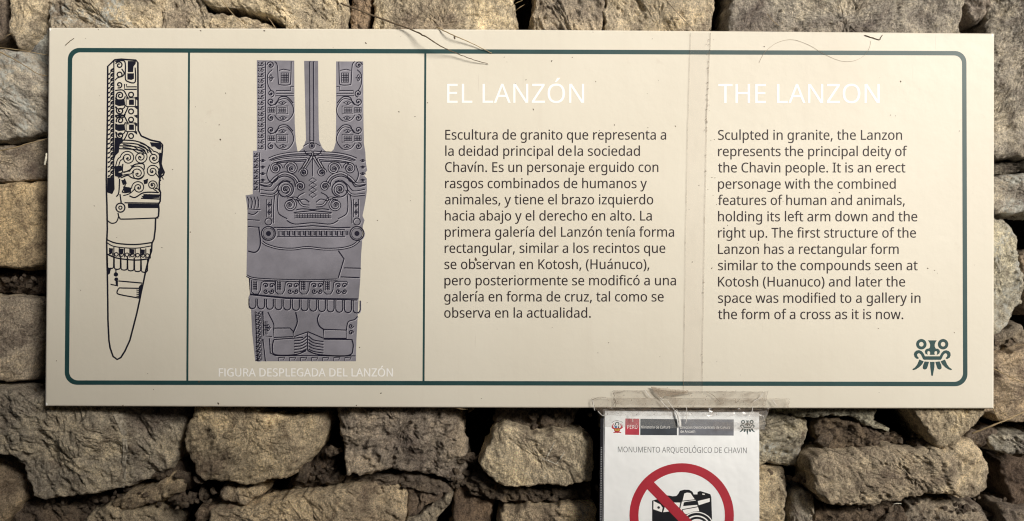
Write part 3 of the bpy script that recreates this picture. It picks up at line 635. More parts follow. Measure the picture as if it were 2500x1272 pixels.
# --- bottom centre
stone([(437, 1080), (452, 1040), (468, 1004), (480, 900), (600, 900), (622, 1004), (640, 1014), (700, 1018), (764, 1016), (786, 1008), (791, 1060), (776, 1100), (742, 1132), (712, 1160), (690, 1172), (650, 1174), (612, 1190), (560, 1180), (484, 1181), (462, 1160), (450, 1120)],
      -0.014, (0.36, 0.30, 0.22), chips=3, rim=.005, rough=.8, chamfer=((-70, .55, .35), (25, .62, .4)), seed=11)
stone([(610, 900), (830, 900), (800, 1000), (786, 1006), (760, 1014), (700, 1016), (650, 1010), (628, 1000)], 0.012, (0.17, 0.14, 0.12), M_SOIL, rough=1.4, name='earth_bedding')
stone([(532, 1208), (545, 1192), (600, 1196), (628, 1192), (634, 1204), (612, 1226), (592, 1237), (560, 1232), (536, 1222)], 0.002, (0.32, 0.265, 0.20), chips=2, rough=1.2)
stone([(690, 1186), (742, 1146), (790, 1090), (812, 1090), (822, 1160), (830, 1180), (760, 1196), (700, 1206)], 0.040, SOILC, M_SOIL, rough=1.8, name='earth_bedding')
stone([(818, 900), (1090, 900), (1106, 985), (1122, 1040), (1136, 1092), (1138, 1150), (1131, 1182), (1112, 1190), (1080, 1180), (1020, 1160), (960, 1152), (900, 1160), (842, 1166), (838, 1120), (828, 1080), (819, 1030)],
      -0.012, VIO, chips=3, rough=1.75, rim=.007, chamfer=((12, .62, .5),), seed=23)
stone([(836, 1168), (900, 1162), (960, 1156), (1030, 1166), (1100, 1192), (1100, 1206), (1000, 1188), (900, 1184), (840, 1188)], 0.018, (0.20, 0.165, 0.14), M_SOIL, rough=1.5, name='earth_bedding')
stone([(502, 1252), (560, 1246), (620, 1238), (680, 1224), (750, 1212), (830, 1196), (900, 1190), (958, 1182), (986, 1178), (1000, 1190), (992, 1224), (984, 1262), (984, 1400), (490, 1400)],
      -0.008, (0.37, 0.305, 0.225), chips=3, rim=.006, chamfer=((0, .80, .6),), seed=31)
stone([(470, 1256), (520, 1238), (590, 1228), (640, 1222), (600, 1244), (500, 1262), (474, 1290)], 0.014, (0.22, 0.17, 0.13), chips=1)
stone([(1000, 1190), (1040, 1184), (1084, 1196), (1078, 1216), (1040, 1232), (1004, 1258), (992, 1262)], 0.026, (0.16, 0.125, 0.10), chips=2, rough=1.5)
stone([(988, 1270), (1020, 1262), (1062, 1234), (1094, 1210), (1101, 1216), (1092, 1232), (1066, 1254), (1046, 1300), (1040, 1400), (985, 1400)], 0.010, (0.28, 0.245, 0.20), chips=2, rough=1.3)
stone([(1108, 1210), (1116, 1196), (1136, 1190), (1160, 1196), (1190, 1214), (1204, 1232), (1196, 1262), (1180, 1400), (1100, 1400), (1106, 1250)], 0.020, (0.19, 0.14, 0.105), M_SOIL, rough=1.3)
stone([(1124, 1176), (1150, 1160), (1176, 1162), (1200, 1182), (1260, 1194), (1330, 1194), (1440, 1192), (1440, 1216), (1330, 1222), (1220, 1222), (1150, 1200)], 0.024, (0.15, 0.12, 0.095), M_SOIL, rough=1.9, name='earth_bedding')
S_CHALK = stone([(1168, 1134), (1176, 1108), (1196, 1078), (1210, 1048), (1232, 1036), (1262, 1046), (1302, 1062), (1340, 1062), (1352, 1052), (1384, 1056), (1408, 1060), (1424, 1052), (1427, 1076), (1444, 1080), (1450, 1130), (1444, 1176), (1410, 1180), (1380, 1187), (1300, 1189), (1240, 1188), (1208, 1180), (1184, 1160)],
      -0.012, TAN, chips=2, rim=.005, rough=.8, chamfer=((0, .84, .7),), seed=41)
stone([(1180, 900), (1420, 900), (1410, 1000), (1402, 1036), (1370, 1050), (1330, 1060), (1290, 1052), (1240, 1034), (1206, 1036), (1216, 1000)], 0.022, (0.15, 0.125, 0.105), M_SOIL, rough=1.5, chips=3)
stone([(1214, 1400), (1218, 1268), (1232, 1250), (1280, 1244), (1330, 1242), (1390, 1232), (1440, 1240), (1456, 1260), (1458, 1400)], -0.002, (0.38, 0.315, 0.235), chips=2, rough=1.1)

# --- behind and right of the notice
stone([(1470, 1010), (1640, 1000), (1800, 1004), (1846, 1010), (1940, 1024), (1982, 1030), (1986, 1056), (1976, 1108), (1977, 1140), (1950, 1147), (1900, 1144), (1860, 1152), (1700, 1156), (1500, 1150)], 0.0, (0.30, 0.275, 0.225), M_LICHEN, chips=3, rough=1.3)
stone([(1480, 1166), (1840, 1162), (1880, 1160), (1930, 1158), (1932, 1190), (1924, 1240), (1926, 1400), (1480, 1400)], 0.004, (0.34, 0.29, 0.22), chips=3, rough=1.1, chamfer=((140, .7, .5),))
stone([(1936, 1210), (1960, 1200), (1984, 1216), (1988, 1260), (1990, 1400), (1940, 1400), (1934, 1270)], 0.012, (0.27, 0.245, 0.21), chips=1)
stone([(1862, 900), (2146, 900), (2142, 1010), (2150, 1040), (2188, 1052), (2184, 1060), (2140, 1050), (2110, 1036), (2080, 1016), (2044, 1012), (1992, 1020), (1950, 1022), (1900, 1016), (1870, 1000)], -0.002, (0.28, 0.27, 0.225), chips=2)
stone([(1992, 1030), (2014, 1020), (2050, 1018), (2084, 1024), (2118, 1044), (2160, 1060), (2206, 1062), (2220, 1080), (2180, 1096), (2090, 1104), (2034, 1112), (2012, 1096), (1992, 1060)], 0.014, (0.18, 0.14, 0.105), M_SOIL, rough=2.0, name='earth_bedding')
stone([(2224, 900), (2420, 900), (2408, 1010), (2390, 1030), (2384, 1046), (2352, 1066), (2336, 1090), (2298, 1101), (2276, 1072), (2252, 1036), (2232, 1004)], -0.012, (0.37, 0.315, 0.235), chips=2, rough=.9, rim=.005)
stone([(1982, 1160), (1984, 1130), (2000, 1112), (2060, 1106), (2110, 1104), (2190, 1098), (2260, 1102), (2310, 1098), (2350, 1080), (2390, 1084), (2424, 1104), (2444, 1132), (2456, 1180), (2450, 1206), (2410, 1229), (2370, 1230), (2320, 1212), (2270, 1212), (2200, 1226), (2130, 1236), (2070, 1238), (2020, 1230), (2002, 1214), (1990, 1190)],
      -0.020, (0.335, 0.285, 0.22), chips=3, rim=.008, rough=1.0, chamfer=((90, .42, .9),), seed=57)
stone([(2400, 1090), (2330, 1076), (2360, 1062), (2400, 1040), (2440, 1048), (2452, 1100), (2424, 1096)], 0.022, (0.17, 0.14, 0.115), rough=1.2)
stone([(2418, 1070), (2440, 1064), (2480, 1064), (2540, 1060), (2540, 1112), (2480, 1114), (2446, 1108), (2430, 1096)], 0.006, (0.21, 0.20, 0.185), chips=3, rough=1.1)
stone([(2448, 1130), (2540, 1120), (2640, 1120), (2640, 1260), (2480, 1260), (2462, 1210)], 0.048, (0.12, 0.09, 0.07), rough=1.2)
stone([(1990, 1244), (2060, 1250), (2140, 1248), (2210, 1240), (2216, 1260), (2200, 1400), (1994, 1400)], 0.014, (0.16, 0.125, 0.10), M_SOIL, rough=1.9, name='earth_bedding')
stone([(2206, 1262), (2220, 1238), (2270, 1226), (2330, 1226), (2390, 1240), (2430, 1260), (2440, 1400), (2204, 1400)], 0.012, (0.22, 0.19, 0.16), chips=4, rough=1.6)
stone([(2440, 1236), (2500, 1250), (2600, 1240), (2640, 1400), (2444, 1400)], 0.018, (0.16, 0.135, 0.115), chips=3, rough=1.4)

# --- right side
stone([(2400, 392), (2440, 402), (2490, 396), (2640, 380), (2640, 410), (2500, 416), (2450, 424), (2400, 418)], 0.010, (0.22, 0.20, 0.17), M_SOIL, rough=1.6, name='earth_bedding')
stone([(2400, 428), (2450, 430), (2500, 424), (2640, 430), (2640, 520), (2520, 524), (2470, 520), (2400, 526)], -0.006, GRY, M_LICHEN, chips=2)
stone([(2400, 532), (2452, 534), (2476, 548), (2486, 600), (2492, 650), (2500, 700), (2492, 738), (2478, 748), (2462, 790), (2436, 816), (2390, 822)], -0.004, (0.34, 0.32, 0.27), M_LICHEN, chips=2, rough=1.2)
stone([(2490, 620), (2640, 600), (2640, 760), (2510, 768), (2496, 720)], 0.030, DRK)
stone([(2400, 826), (2450, 812), (2484, 796), (2500, 800), (2510, 840), (2470, 860), (2400, 866)], 0.022, (0.15, 0.13, 0.11), rough=1.4)
stone([(2400, 876), (2450, 866), (2520, 846), (2640, 840), (2640, 1040), (2560, 1040), (2500, 1032), (2450, 1030), (2424, 1010), (2400, 1006)], -0.002, (0.31, 0.25, 0.19), chips=1, rough=.7)

# --- the wall going on beyond the frame and behind the sign (coarser)
def filler(x0, x1, y0, y1, sd):
    r = random.Random(sd)
    y = y0
    while y < y1 - 40:
        h = min(r.uniform(110, 190), y1 - y)
        if y1 - (y + h) < 70: h = y1 - y
        x = x0
        while x < x1 - 40:
            wd = min(r.uniform(150, 420), x1 - x)
            if x1 - (x + wd) < 90: wd = x1 - x
            g = 7; j = lambda a: r.uniform(-a, a)
            a, b, c_, d_ = x + g, x + wd - g, y + g, y + h - g
            pts = [(a + j(8), c_ + r.uniform(4, 20)), (a + wd * .3, c_ + j(8)), (a + wd * .65, c_ + j(8)), (b - r.uniform(4, 24), c_ + j(6)), (b, c_ + h * .45 + j(10)),
                   (b - r.uniform(4, 24), d_ + j(6)), (a + wd * .6, d_ + j(8)), (a + wd * .3, d_ + j(8)), (a + r.uniform(6, 24), d_), (a + j(6), c_ + h * .5)]
            t = r.choice([TAN, TAN2, BRN, GRY, VIO, (0.33, 0.28, 0.21)])
            stone(pts, r.uniform(-0.006, 0.008), t, chips=3, step=0.006, seed=sd * 100 + int(x))
            x += wd
        y += h
filler(-1500, 4000, -1150, -132, 1)
filler(-1500, 4000, 1410, 2600, 2)
filler(-1500, -128, -125, 1405, 3)
filler(2645, 4000, -125, 1405, 4)
filler(140, 2395, 250, 885, 5)

# --- earth core seen down in the joints
def core():
    xs = np.arange(-2.2, 2.2001, 0.0075); zs = np.arange(-1.15, 1.0501, 0.0075)
    X, Z = np.meshgrid(xs, zs)
    A = np.stack([X.ravel() * 14, Z.ravel() * 14, np.full(X.size, .4)], 1)
    Y = 0.150 + fbm(A, 5, .62) * 0.045 + ridged(A * 4, 2) * .006
    V = np.stack([X.ravel(), Y, Z.ravel()], 1)
    o = grid_mesh('earth_core', V, len(xs), len(zs), False, M_SOIL, wall)
    o.color = (0.06, 0.047, 0.042, 1)
core()

# --- small chinking stones and grit lying in the joints
def drape(stone_obj, pts, widths, name, mat, lift=0.0007):
    """a thin mark following a stone's face"""
    me = stone_obj.data
    V = np.zeros(len(me.vertices) * 3); me.vertices.foreach_get('co', V); V = V.reshape(-1, 3) + np.array([0, 0, -1.15])
    V = V[V[:, 1] < 0.05]
    P = smooth_path(pts, 8); n = len(P); m = MB(); A = []
    for i, (x, y) in enumerate(P):
        wv = np.interp(i / (n - 1), np.linspace(0, 1, len(widths)), widths) / 2
        t = np.array(P[min(i + 1, n - 1)]) - np.array(P[max(i - 1, 0)]); t /= np.linalg.norm(t) + 1e-9
        row = []
        for u in (-1, -.33, .33, 1):
            q = (x - t[1] * wv * u, y + t[0] * wv * u)
            w0 = PW(*q, -0.012)
            d = (V[:, 0] - w0[0]) ** 2 + (V[:, 2] - w0[2]) ** 2
            yy = V[np.argsort(d)[:3], 1].min() - lift
            row.append(PW(*q, yy))
        A.append(row)
    m.v = [p for r_ in A for p in r_]
    for i in range(n - 1):
        for k in range(3):
            m.f.append((i * 4 + k, i * 4 + k + 1, (i + 1) * 4 + k + 1, (i + 1) * 4 + k))
    stone_obj['_w'] = (0, 0, -1.15)
    m.build(name, mat, stone_obj)
M_CLAY = plain('pale_clay', (0.40, 0.36, 0.29, 1), 0.9, 0.1, 0.25, 60, 0.001, 200)
M_CHALK = plain('chalk', (0.60, 0.56, 0.47, 1), 0.9, 0.1, 0.4, 300)
drape(S_CLAY, [(288, 1008), (296, 1030), (303, 1060), (306, 1100), (303, 1130), (304, 1160), (301, 1190)], (26, 22, 12, 12, 9, 7, 4), 'clay_streak', M_CLAY)
for p_ in ([(1354.5, 1078.6), (1341, 1105), (1333.5, 1119.6)], [(1322, 1119), (1340, 1125), (1358, 1133)], [(1358, 1133), (1369, 1118), (1378, 1103)], [(1334.5, 1159.5), (1331, 1164), (1327, 1168)]):
    drape(S_CHALK, p_, (1.5, 2.4, 1.2), 'chalk_scratch', M_CHALK)

def rubble():
    r = random.Random(3)
    spots = [(1150, 1170, 60, 14), (1010, 1185, 60, 8), (760, 1150, 50, 22), (420, 1160, 40, 16), (340, 1216, 80, 22), (150, 1236, 90, 18), (1300, 1204, 120, 26),
             (2080, 1070, 80, 18), (2330, 1248, 120, 18), (60, 690, 60, 14), (2460, 840, 40, 10), (700, 1006, 70, 12), (820, 1172, 30, 8), (1300, 1012, 80, 16), (1900, 1168, 40, 8),
             (60, 955, 60, 12), (2120, 1250, 70, 16), (2470, 1110, 30, 6), (560, 1206, 80, 8), (440, 1220, 30, 10), (1150, 1120, 16, 8), (2250, 1080, 60, 10), (810, 1100, 14, 8), (1960, 1170, 20, 8)]
    import bmesh
    bm = bmesh.new()
    for cx, cy, sp, n in spots:
        for _ in range(n * 2):
            px = cx + r.gauss(0, sp * .6); py = cy + r.gauss(0, sp * .16)
            p = PW(px, py, r.uniform(0.012, 0.045))
            s = r.uniform(.0016, .0048) * (2.2 if r.random() < .14 else 1)
            v0 = len(bm.verts)
            res = bmesh.ops.create_icosphere(bm, subdivisions=2, radius=1)
            sx, sy_, sz = s * r.uniform(.8, 1.5), s * r.uniform(.6, 1), s * r.uniform(.6, 1)
            a = r.uniform(0, 6.28)
            for v in res['verts']:
                k = 1 + .28 * math.sin(v.co.x * 3 + a) * math.cos(v.co.z * 4 + a) + r.uniform(-.07, .07)
                x, y, z = v.co.x * sx * k, v.co.y * sy_ * k, v.co.z * sz * k
                v.co = (p[0] + x * math.cos(a) - z * math.sin(a), p[1] + y, p[2] + x * math.sin(a) + z * math.cos(a) + 1.15)
    me = bpy.data.meshes.new('rubble'); bm.to_mesh(me); bm.free()
    me.materials.append(M_SOIL)
    o = bpy.data.objects.new('rubble', me); COL.objects.link(o); o.parent = wall; o['kind'] = 'stuff'
    o.color = (0.24, 0.20, 0.16, 1)
rubble()

gx = MB(); gx.quad((-6, -6, -1.15), (6, -6, -1.15), (6, 0.3, -1.15), (-6, 0.3, -1.15))
g = gx.build('ground', M_GROUND); g['kind'] = 'structure'

# unseen wall added behind the viewer, its slope shaped to shade the lower left
def shade_wall():
    pts = [(-5.0, -1.15), (6.3, -1.15), (-2.5, 2.27), (-5.0, 3.2)]
    n = len(pts)
    V = [(x, -2.2, z) for x, z in pts] + [(x, -2.6, z) for x, z in pts]
    F = [tuple(range(n)), tuple(range(2 * n - 1, n - 1, -1))] + [(i, i + n, (i + 1) % n + n, (i + 1) % n) for i in range(n)]
    o = mesh_obj('added_shade_wall', V, F, plain('shade_wall_matte', (0.24, 0.21, 0.18, 1), 0.9, 0.1, 0.3, 3, 0.01, 12)); o['kind'] = 'structure'
shade_wall()
# ------------------------------------------------------------------ printing helpers
def glyph_runs(text, plain_i=True):
    """[(loops)], advance; units of 1000 per em*0.802"""
    x = 0; out = []
    for ch in text:
        if ch == ' ':
            x += 209; continue
        if ch == 'I' and plain_i:
            out.append((x, [[(78, 0), (78, 573), (150, 573), (150, 0)]])); x += 228; continue
        adv, enc = GLYPHS[ch]
        loops = [[tuple(map(int, q.split(','))) for q in l.split(' ')] for l in enc.split('|')]
        out.append((x, loops)); x += adv
    return out, x

def fill_loops(mb, loops, mapf):
    """triangulate outer loops with their holes"""
    def area(l): return 0.5 * sum(l[i][0] * l[(i + 1) % len(l)][1] - l[(i + 1) % len(l)][0] * l[i][1] for i in range(len(l)))
    def inside(p, l):
        c = False
        for i in range(len(l)):
            (x1, y1), (x2, y2) = l[i], l[i - 1]
            if (y1 > p[1]) != (y2 > p[1]) and p[0] < (x2 - x1) * (p[1] - y1) / (y2 - y1) + x1: c = not c
        return c
    info = sorted(((abs(area(l)), l) for l in loops), key=lambda a: -a[0])
    groups = []
    for a, l in info:
        for g in groups:
            if inside(l[0], g[0]) and not any(inside(l[0], h) for h in g[1:]):
                g.append(l); break
        else: groups.append([l])
    for g in groups:
        vs = [p for l in g for p in l]
        tr = tessellate_polygon([[Vector((p[0], p[1], 0)) for p in l] for l in g])
        fs = []
        for t in tr:
            a, b, c = (vs[i] for i in t)
            cr = (b[0] - a[0]) * (c[1] - a[1]) - (b[1] - a[1]) * (c[0] - a[0])
            if abs(cr) < 1e-9: continue
            fs.append(tuple(t) if cr > 0 else tuple(t)[::-1])
        mb.tris([mapf(*p) for p in vs], fs)

def text(name, pieces, base, cap, mapper, off, mat, parent, slope=0.0, plain_i=True, bold=0.0):
    """pieces: (string, x_left, x_right) in photo pixels"""
    mb = MB()
    for s, xl, xr in pieces:
        runs, tot = glyph_runs(s, plain_i)
        mn = min(p[0] + x for x, ls in runs for l in ls for p in l)
        mx = max(p[0] + x for x, ls in runs for l in ls for p in l)
        sx = (xr - xl) / (mx - mn); sy = cap / 573.0
        for x, ls in runs:
            f = lambda a, b: mapper(xl + (a + x - mn) * sx, base - b * sy + slope * ((a + x - mn) * sx), off)
            fill_loops(mb, ls, f)
            if bold:                                  # heavier cut: the strokes repeated a hair to the side
                fill_loops(mb, ls, lambda a, b: mapper(xl + (a + x - mn) * sx + bold, base - b * sy + bold * .5, off + 0.00001))
    return mb.build(name, mat, parent)

def poly(mb, pts, mapper, off, holes=()):
    loops = [[(x, -y) for x, y in pts]] + [[(x, -y) for x, y in h] for h in holes]
    fill_loops(mb, loops, lambda a, b: mapper(a, -b, off))

def ribbon(mb, pts, wd, mapper, off, closed=False):
    P = [np.array(p, float) for p in pts]
    n = len(P)
    L = []; Rr = []
    for i in range(n):
        a = P[i - 1] if (i > 0 or closed) else P[i]; b = P[(i + 1) % n] if (i < n - 1 or closed) else P[i]
        t = b - a; t = t / (np.linalg.norm(t) + 1e-9)
        nn = np.array([-t[1], t[0]]) * wd / 2
        L.append(mapper(*(P[i] + nn), off)); Rr.append(mapper(*(P[i] - nn), off))
    n0 = len(mb.v); mb.v += L + Rr
    for i in range(n if closed else n - 1):
        j = (i + 1) % n
        mb.f.append((n0 + i, n0 + j, n0 + n + j, n0 + n + i))

def circ(cx, cy, r, n=24, a0=0, a1=360):
    return [(cx + r * math.cos(math.radians(a0 + (a1 - a0) * i / n)), cy + r * math.sin(math.radians(a0 + (a1 - a0) * i / n))) for i in range(n + (0 if abs(a1 - a0) == 360 else 1))]

def spiral(cx, cy, r, turns=1.6, a0=0, sgn=1, rin=0.12, n=30):
    out = []
    for i in range(n + 1):
        t = i / n
        a = math.radians(a0) + sgn * t * turns * 2 * math.pi
        rr = r * (1 - t * (1 - rin))
        out.append((cx + rr * math.cos(a), cy + rr * math.sin(a)))
    return out

# ------------------------------------------------------------------ the sign
cl = PS(1268, 533)
sign = empty('info_sign', cl, label='long cream information board with teal border and two text columns', cat='sign')
sign['_w'] = cl

TL, TR_, BR, BL_ = (119.5, 68), (2427, 82), (2425.5, 997.5), (110.5, 991.5)
def board():
    n = 24
    top = [(TL[0] + (TR_[0] - TL[0]) * i / n, TL[1] + (TR_[1] - TL[1]) * i / n - 2.2 * math.sin(math.pi * i / n)) for i in range(n + 1)]
    bot = [(BL_[0] + (BR[0] - BL_[0]) * i / n, BL_[1] + (BR[1] - BL_[1]) * i / n + 1.0 * math.sin(math.pi * i / n)) for i in range(n + 1)]
    rings = []
    for inset, off in ((3.0, 0.0), (1.2, -0.0005), (0.0, -0.0020), (0.0, -0.021)):
        r = [(x, y + inset) for x, y in top] + [(x, y - inset) for x, y in reversed(bot)]
        m = len(r)
        r2 = []
        for i, (x, y) in enumerate(r):
            if i == 0 or i == m - 1: x += inset
            if i == n or i == n + 1: x -= inset
            r2.append(PS(x, y, off))
        rings.append(r2)
    V = [p for r in rings for p in r]; m = len(rings[0]); F = []
    for k in range(3):
        for i in range(m):
            j = (i + 1) % m
            F.append((k * m + i, k * m + j, (k + 1) * m + j, (k + 1) * m + i))
    for i in range(n):
        a, b, c, d = i, i + 1, m - 2 - i, m - 1 - i
        F.append((a, d, c, b))
        o_ = 3 * m
        F.append((a + o_, b + o_, c + o_, d + o_))
    mesh_obj('panel', V, F, M_PANEL, sign)
board()
for cx_, cy_ in ((114.5, 987), (123, 72.5), (2423, 86)):
    m_ = MB(); poly(m_, [(cx_ + r_ * math.cos(a_), cy_ + r_ * 1.3 * math.sin(a_)) for a_, r_ in ((0, 2.4), (.9, 1.6), (1.8, 3.0), (2.6, 1.8), (3.5, 2.6), (4.4, 3.6), (5.3, 1.9))], PS, 0.00007); m_.build('chipped_corner', M_WHITE, sign)
E1, E2, E3, E4 = 0.00008, 0.00014, 0.00020, 0.00026

def border():
    out = []
    cs = [(165.5, 117, 28), (2359.5, 124.5, 28), (2362, 943, 30), (158, 939.5, 30)]
    def rr(ins):
        pts = []
        cc = [(cs[0][0] + ins, cs[0][1] + ins), (cs[1][0] - ins, cs[1][1] + ins), (cs[2][0] - ins, cs[2][1] - ins), (cs[3][0] + ins, cs[3][1] - ins)]
        for k, (x, y) in enumerate(cc):
            r = cs[k][2] - ins * .8
            sx = (1, -1, -1, 1)[k]; sy = (1, 1, -1, -1)[k]
            for i in range(9):
                a = math.radians(180 + 90 * k + 90 * i / 8)
                pts.append((x + sx * r + r * math.cos(a), y + sy * r + r * math.sin(a)))
        return pts
    A, B = rr(0), rr(10.8)
    n = len(A)
    mb = MB()
    mb.v = [PS(*p, E1) for p in A] + [PS(*p, E1) for p in B]
    for i in range(n):
        j = (i + 1) % n
        mb.f.append((i, n + i, n + j, j))
    mb.build('border_line', M_TEAL, sign)
    for a, b in (((461.5, 127), (457.3, 931)), ((1038.5, 127), (1034, 932))):
        m = MB(); ribbon(m, [a, ((a[0] + b[0]) / 2, (a[1] + b[1]) / 2), b], 5.0, PS, E1 + 0.00003); m.build('divider_line', M_TEAL, sign)
border()

# lettering
SP = [("Escultura de granito que representa a", 1087, 1626), None, ("Chavín. Es un personaje erguido con", 1086.5, 1607), ("rasgos combinados de humanos y", 1086.5, 1579),
      ("animales, y tiene el brazo izquierdo", 1086, 1594.5), ("hacia abajo y el derecho en alto. La", 1086, 1591), ("primera galería del Lanzón tenía forma", 1086, 1645.5),
      ("rectangular, similar a los recintos que", 1085.5, 1624), ("se observan en Kotosh, (Huánuco),", 1085, 1585), ("pero posteriormente se modificó a una", 1085, 1650),
      ("galería en forma de cruz, tal como se", 1084.5, 1620), ("observa en la actualidad.", 1084.5, 1442)]
for i, t in enumerate(SP):
    b = 340.7 + i * 39.52
    if t is None: text('text_line', [("la deidad principal de", 1087, 1395.5), ("la sociedad", 1402.5, 1562)], b, 23.8, PS, E2, M_INK, sign, plain_i=False, bold=0.45)
    else: text('text_line', [t], b, 23.8, PS, E2, M_INK, sign, plain_i=False, bold=0.45)
EN = [("Sculpted in granite, the Lanzon", 2202), ("represents the principal deity of", 2214.5), ("the Chavin people. It is an erect", 2210), ("personage with the combined", 2186.5),
      ("features of human and animals,", 2208.5), ("holding its left arm down and the", 2239.3), ("right up. The first structure of the", 2236), ("Lanzon has a rectangular form", 2193.7),
      ("similar to the compounds seen at", 2240), ("Kotosh (Huanuco) and later the", 2209.6), ("space was modified to a gallery in", 2247), ("the form of a cross as it is now.", 2205)]
for i, (t, xr) in enumerate(EN):
    text('text_line', [(t, 1753, xr)], 341.2 + i * 39.8, 23.8, PS, E2, M_INK, sign, plain_i=False, bold=0.45)
text('heading', [("EL LANZÓN", 1091.4, 1426)], 251, 46.3, PS, E2, M_WHITE, sign)
text('heading', [("THE LANZON", 1753.5, 2147.5)], 251.4, 46.3, PS, E2, M_WHITE, sign)
text('caption', [("FIGURA DESPLEGADA DEL LANZÓN", 534, 958.5)], 918.8, 19.6, PS, E2, M_WHITE, sign, bold=0.9)

# emblem in the lower right corner
def emblem(cx, cy, s, mapper, off, mat, parent, half=False):
    """cx,cy centre of the mark (photo px); s px per source unit (source drawn at 9.0875 per px)"""
    T = lambda x, y: (cx + (x - 690) * s, cy + (y - 660) * s)
    parts = []
    def ring(x, y):
        a = [T(*p) for p in circ(x, y, 116, 28)]; b = [T(*p) for p in circ(x, y, 51, 20)]
        return a, b
    nose = [(594, 281), (792, 281), (762, 325), (745, 372), (745, 415), (760, 450), (775, 464), (815, 466), (850, 492), (862, 530), (848, 572), (800, 602), (790, 596), (803, 560), (796, 528), (772, 518), (746, 532), (737, 562), (750, 602),
            (634, 602), (648, 562), (640, 532), (614, 518), (588, 528), (582, 560), (592, 596), (580, 598), (540, 575), (526, 530), (540, 490), (575, 466), (612, 462), (632, 450), (645, 415), (645, 372), (628, 325)]
    lip = [(528, 634), (858, 634), (895, 565), (945, 512), (1000, 500), (1058, 518), (1095, 560), (1100, 610), (1078, 665), (1030, 694), (996, 688), (990, 672), (1018, 645), (1028, 608), (1015, 578), (985, 568), (952, 585), (925, 630), (905, 682), (880, 712),
           (505, 712), (484, 690), (462, 640), (435, 590), (405, 567), (378, 570), (355, 595), (360, 632), (385, 660), (395, 680), (375, 693), (335, 685), (298, 645), (283, 590), (300, 540), (345, 505), (395, 497), (450, 515), (495, 565)]
    f1 = [(406, 706), (502, 746), (470, 810), (400, 880), (330, 925), (275, 942), (254, 935), (255, 918), (310, 880), (360, 815)]
    f2 = [(524, 748), (620, 758), (590, 860), (570, 910), (530, 930), (490, 915), (480, 880), (490, 830)]
    f3 = [(642, 758), (742, 758), (738, 880), (705, 1060), (688, 1075), (672, 1060), (650, 900)]
    mir = lambda l: [(1380 - x, y) for x, y in l]
    groups = [('fang', [f1]), ('fang', [f2]), ('fang', [f3]), ('fang', [mir(f2)]), ('fang', [mir(f1)])]
    mb = MB()
    for g in (nose, lip, f1, f2, f3, mir(f2), mir(f1)):
        poly(mb, [T(*p) for p in g], mapper, off)
    for x in (450, 932):
        a, b = ring(x, 367)
        poly(mb, a, mapper, off, [b])
    return mb.build('emblem', mat, parent)
emblem(2200 + 690 / 9.0875, 800 + 660 / 9.0875, 1 / 9.0875, PS, E2, M_TEAL, sign)

# ---- carved-stone picture: generic scroll-and-band ornament on a three-pronged slab
SLAB = [(627, 147), (718.4, 148), (719.5, 300), (722, 345), (727, 372), (740, 361), (747, 342), (742.4, 148.5), (776.7, 148.5), (777.8, 300), (779, 342), (787, 361), (797, 371), (807, 372), (815, 364), (819.5, 348), (820.5, 300), (820.5, 150),
        (886.7, 150), (887.5, 300), (888.5, 350), (892, 372), (893, 395), (896.6, 416), (888, 427), (895.6, 436), (895.6, 466), (893.5, 483), (889, 508), (885, 527), (890, 538), (886, 551), (884, 593), (881.8, 620), (879.6, 684), (875.4, 732), (873.3, 773), (870, 832), (869, 882),
        (623, 882), (615.5, 811), (613, 756), (607, 751), (606.5, 726), (610, 718), (608.7, 679), (601.7, 671), (602.7, 615), (604, 551), (604, 508), (599.5, 477), (617, 474), (617.5, 368), (627, 368)]
fig = MB(); poly(fig, SLAB, PS, E1)
slab = fig.build('carved_slab_picture', M_STELE, sign)
LO, HI = MB(), MB()
def carve(pts, wd=1.7, closed=False, hi=True):
    wd *= 1.55
    ribbon(LO, pts, wd, PS, E3, closed)
    if hi: ribbon(HI, [(x + 1.7, y + 1.8) for x, y in pts], 1.9, PS, E2, closed)
def offs(pts, dd):
    P = np.array(pts, float); T = np.gradient(P, axis=0); T /= np.linalg.norm(T, axis=1)[:, None] + 1e-9
    return [tuple(p) for p in P + np.stack([-T[:, 1], T[:, 0]], 1) * dd]
def band(pts, half=2.6, w_=2.2):
    """raised roll: dark groove either side, pale crest"""
    ribbon(LO, offs(pts, half), w_, PS, E3); ribbon(LO, offs(pts, -half), w_, PS, E3)
    ribbon(HI, offs(pts, .6), 1.9, PS, E2)
def dot(cx, cy, r):
    poly(LO, circ(cx, cy, r, 12), PS, E3)
def rect(x0, y0, x1, y1): return [(x0, y0), (x1, y0), (x1, y1), (x0, y1)]
def rope(x0, x1, y0, y1, st=13.5, slant=0):
    carve([(x1 + 1.5, y0), (x1 + 1.5 , y1)], 1.6)
    y = y0
    while y < y1 - 4:
        m = (x0 + x1) / 2
        carve(smooth_path([(x0, y + 9), (m - 2, y + 10), (m + 1, y + 3), (x1 - 1, y + 1)], 4), 1.5)
        carve(circ(m + 2, y + 8, 3.0, 9), 1.3, True)
        carve(smooth_path([(x0 + 1, y + 2), (x0 + 4, y + 5), (x0 + 2, y + 9)], 3), 1.2)
        y += st
rope(629, 647, 150, 366)
rope(619, 632, 372, 470)
rope(624, 638, 760, 880, 11)
def gridbox(x0, y0, x1, y1, nx, ny):
    carve(rect(x0, y0, x1, y1), 1.5, True)
    for i in range(1, nx): carve([(x0 + (x1 - x0) * i / nx, y0), (x0 + (x1 - x0) * i / nx, y1)], 1.2, hi=False)
    for i in range(1, ny): carve([(x0, y0 + (y1 - y0) * i / ny), (x1, y0 + (y1 - y0) * i / ny)], 1.2, hi=False)
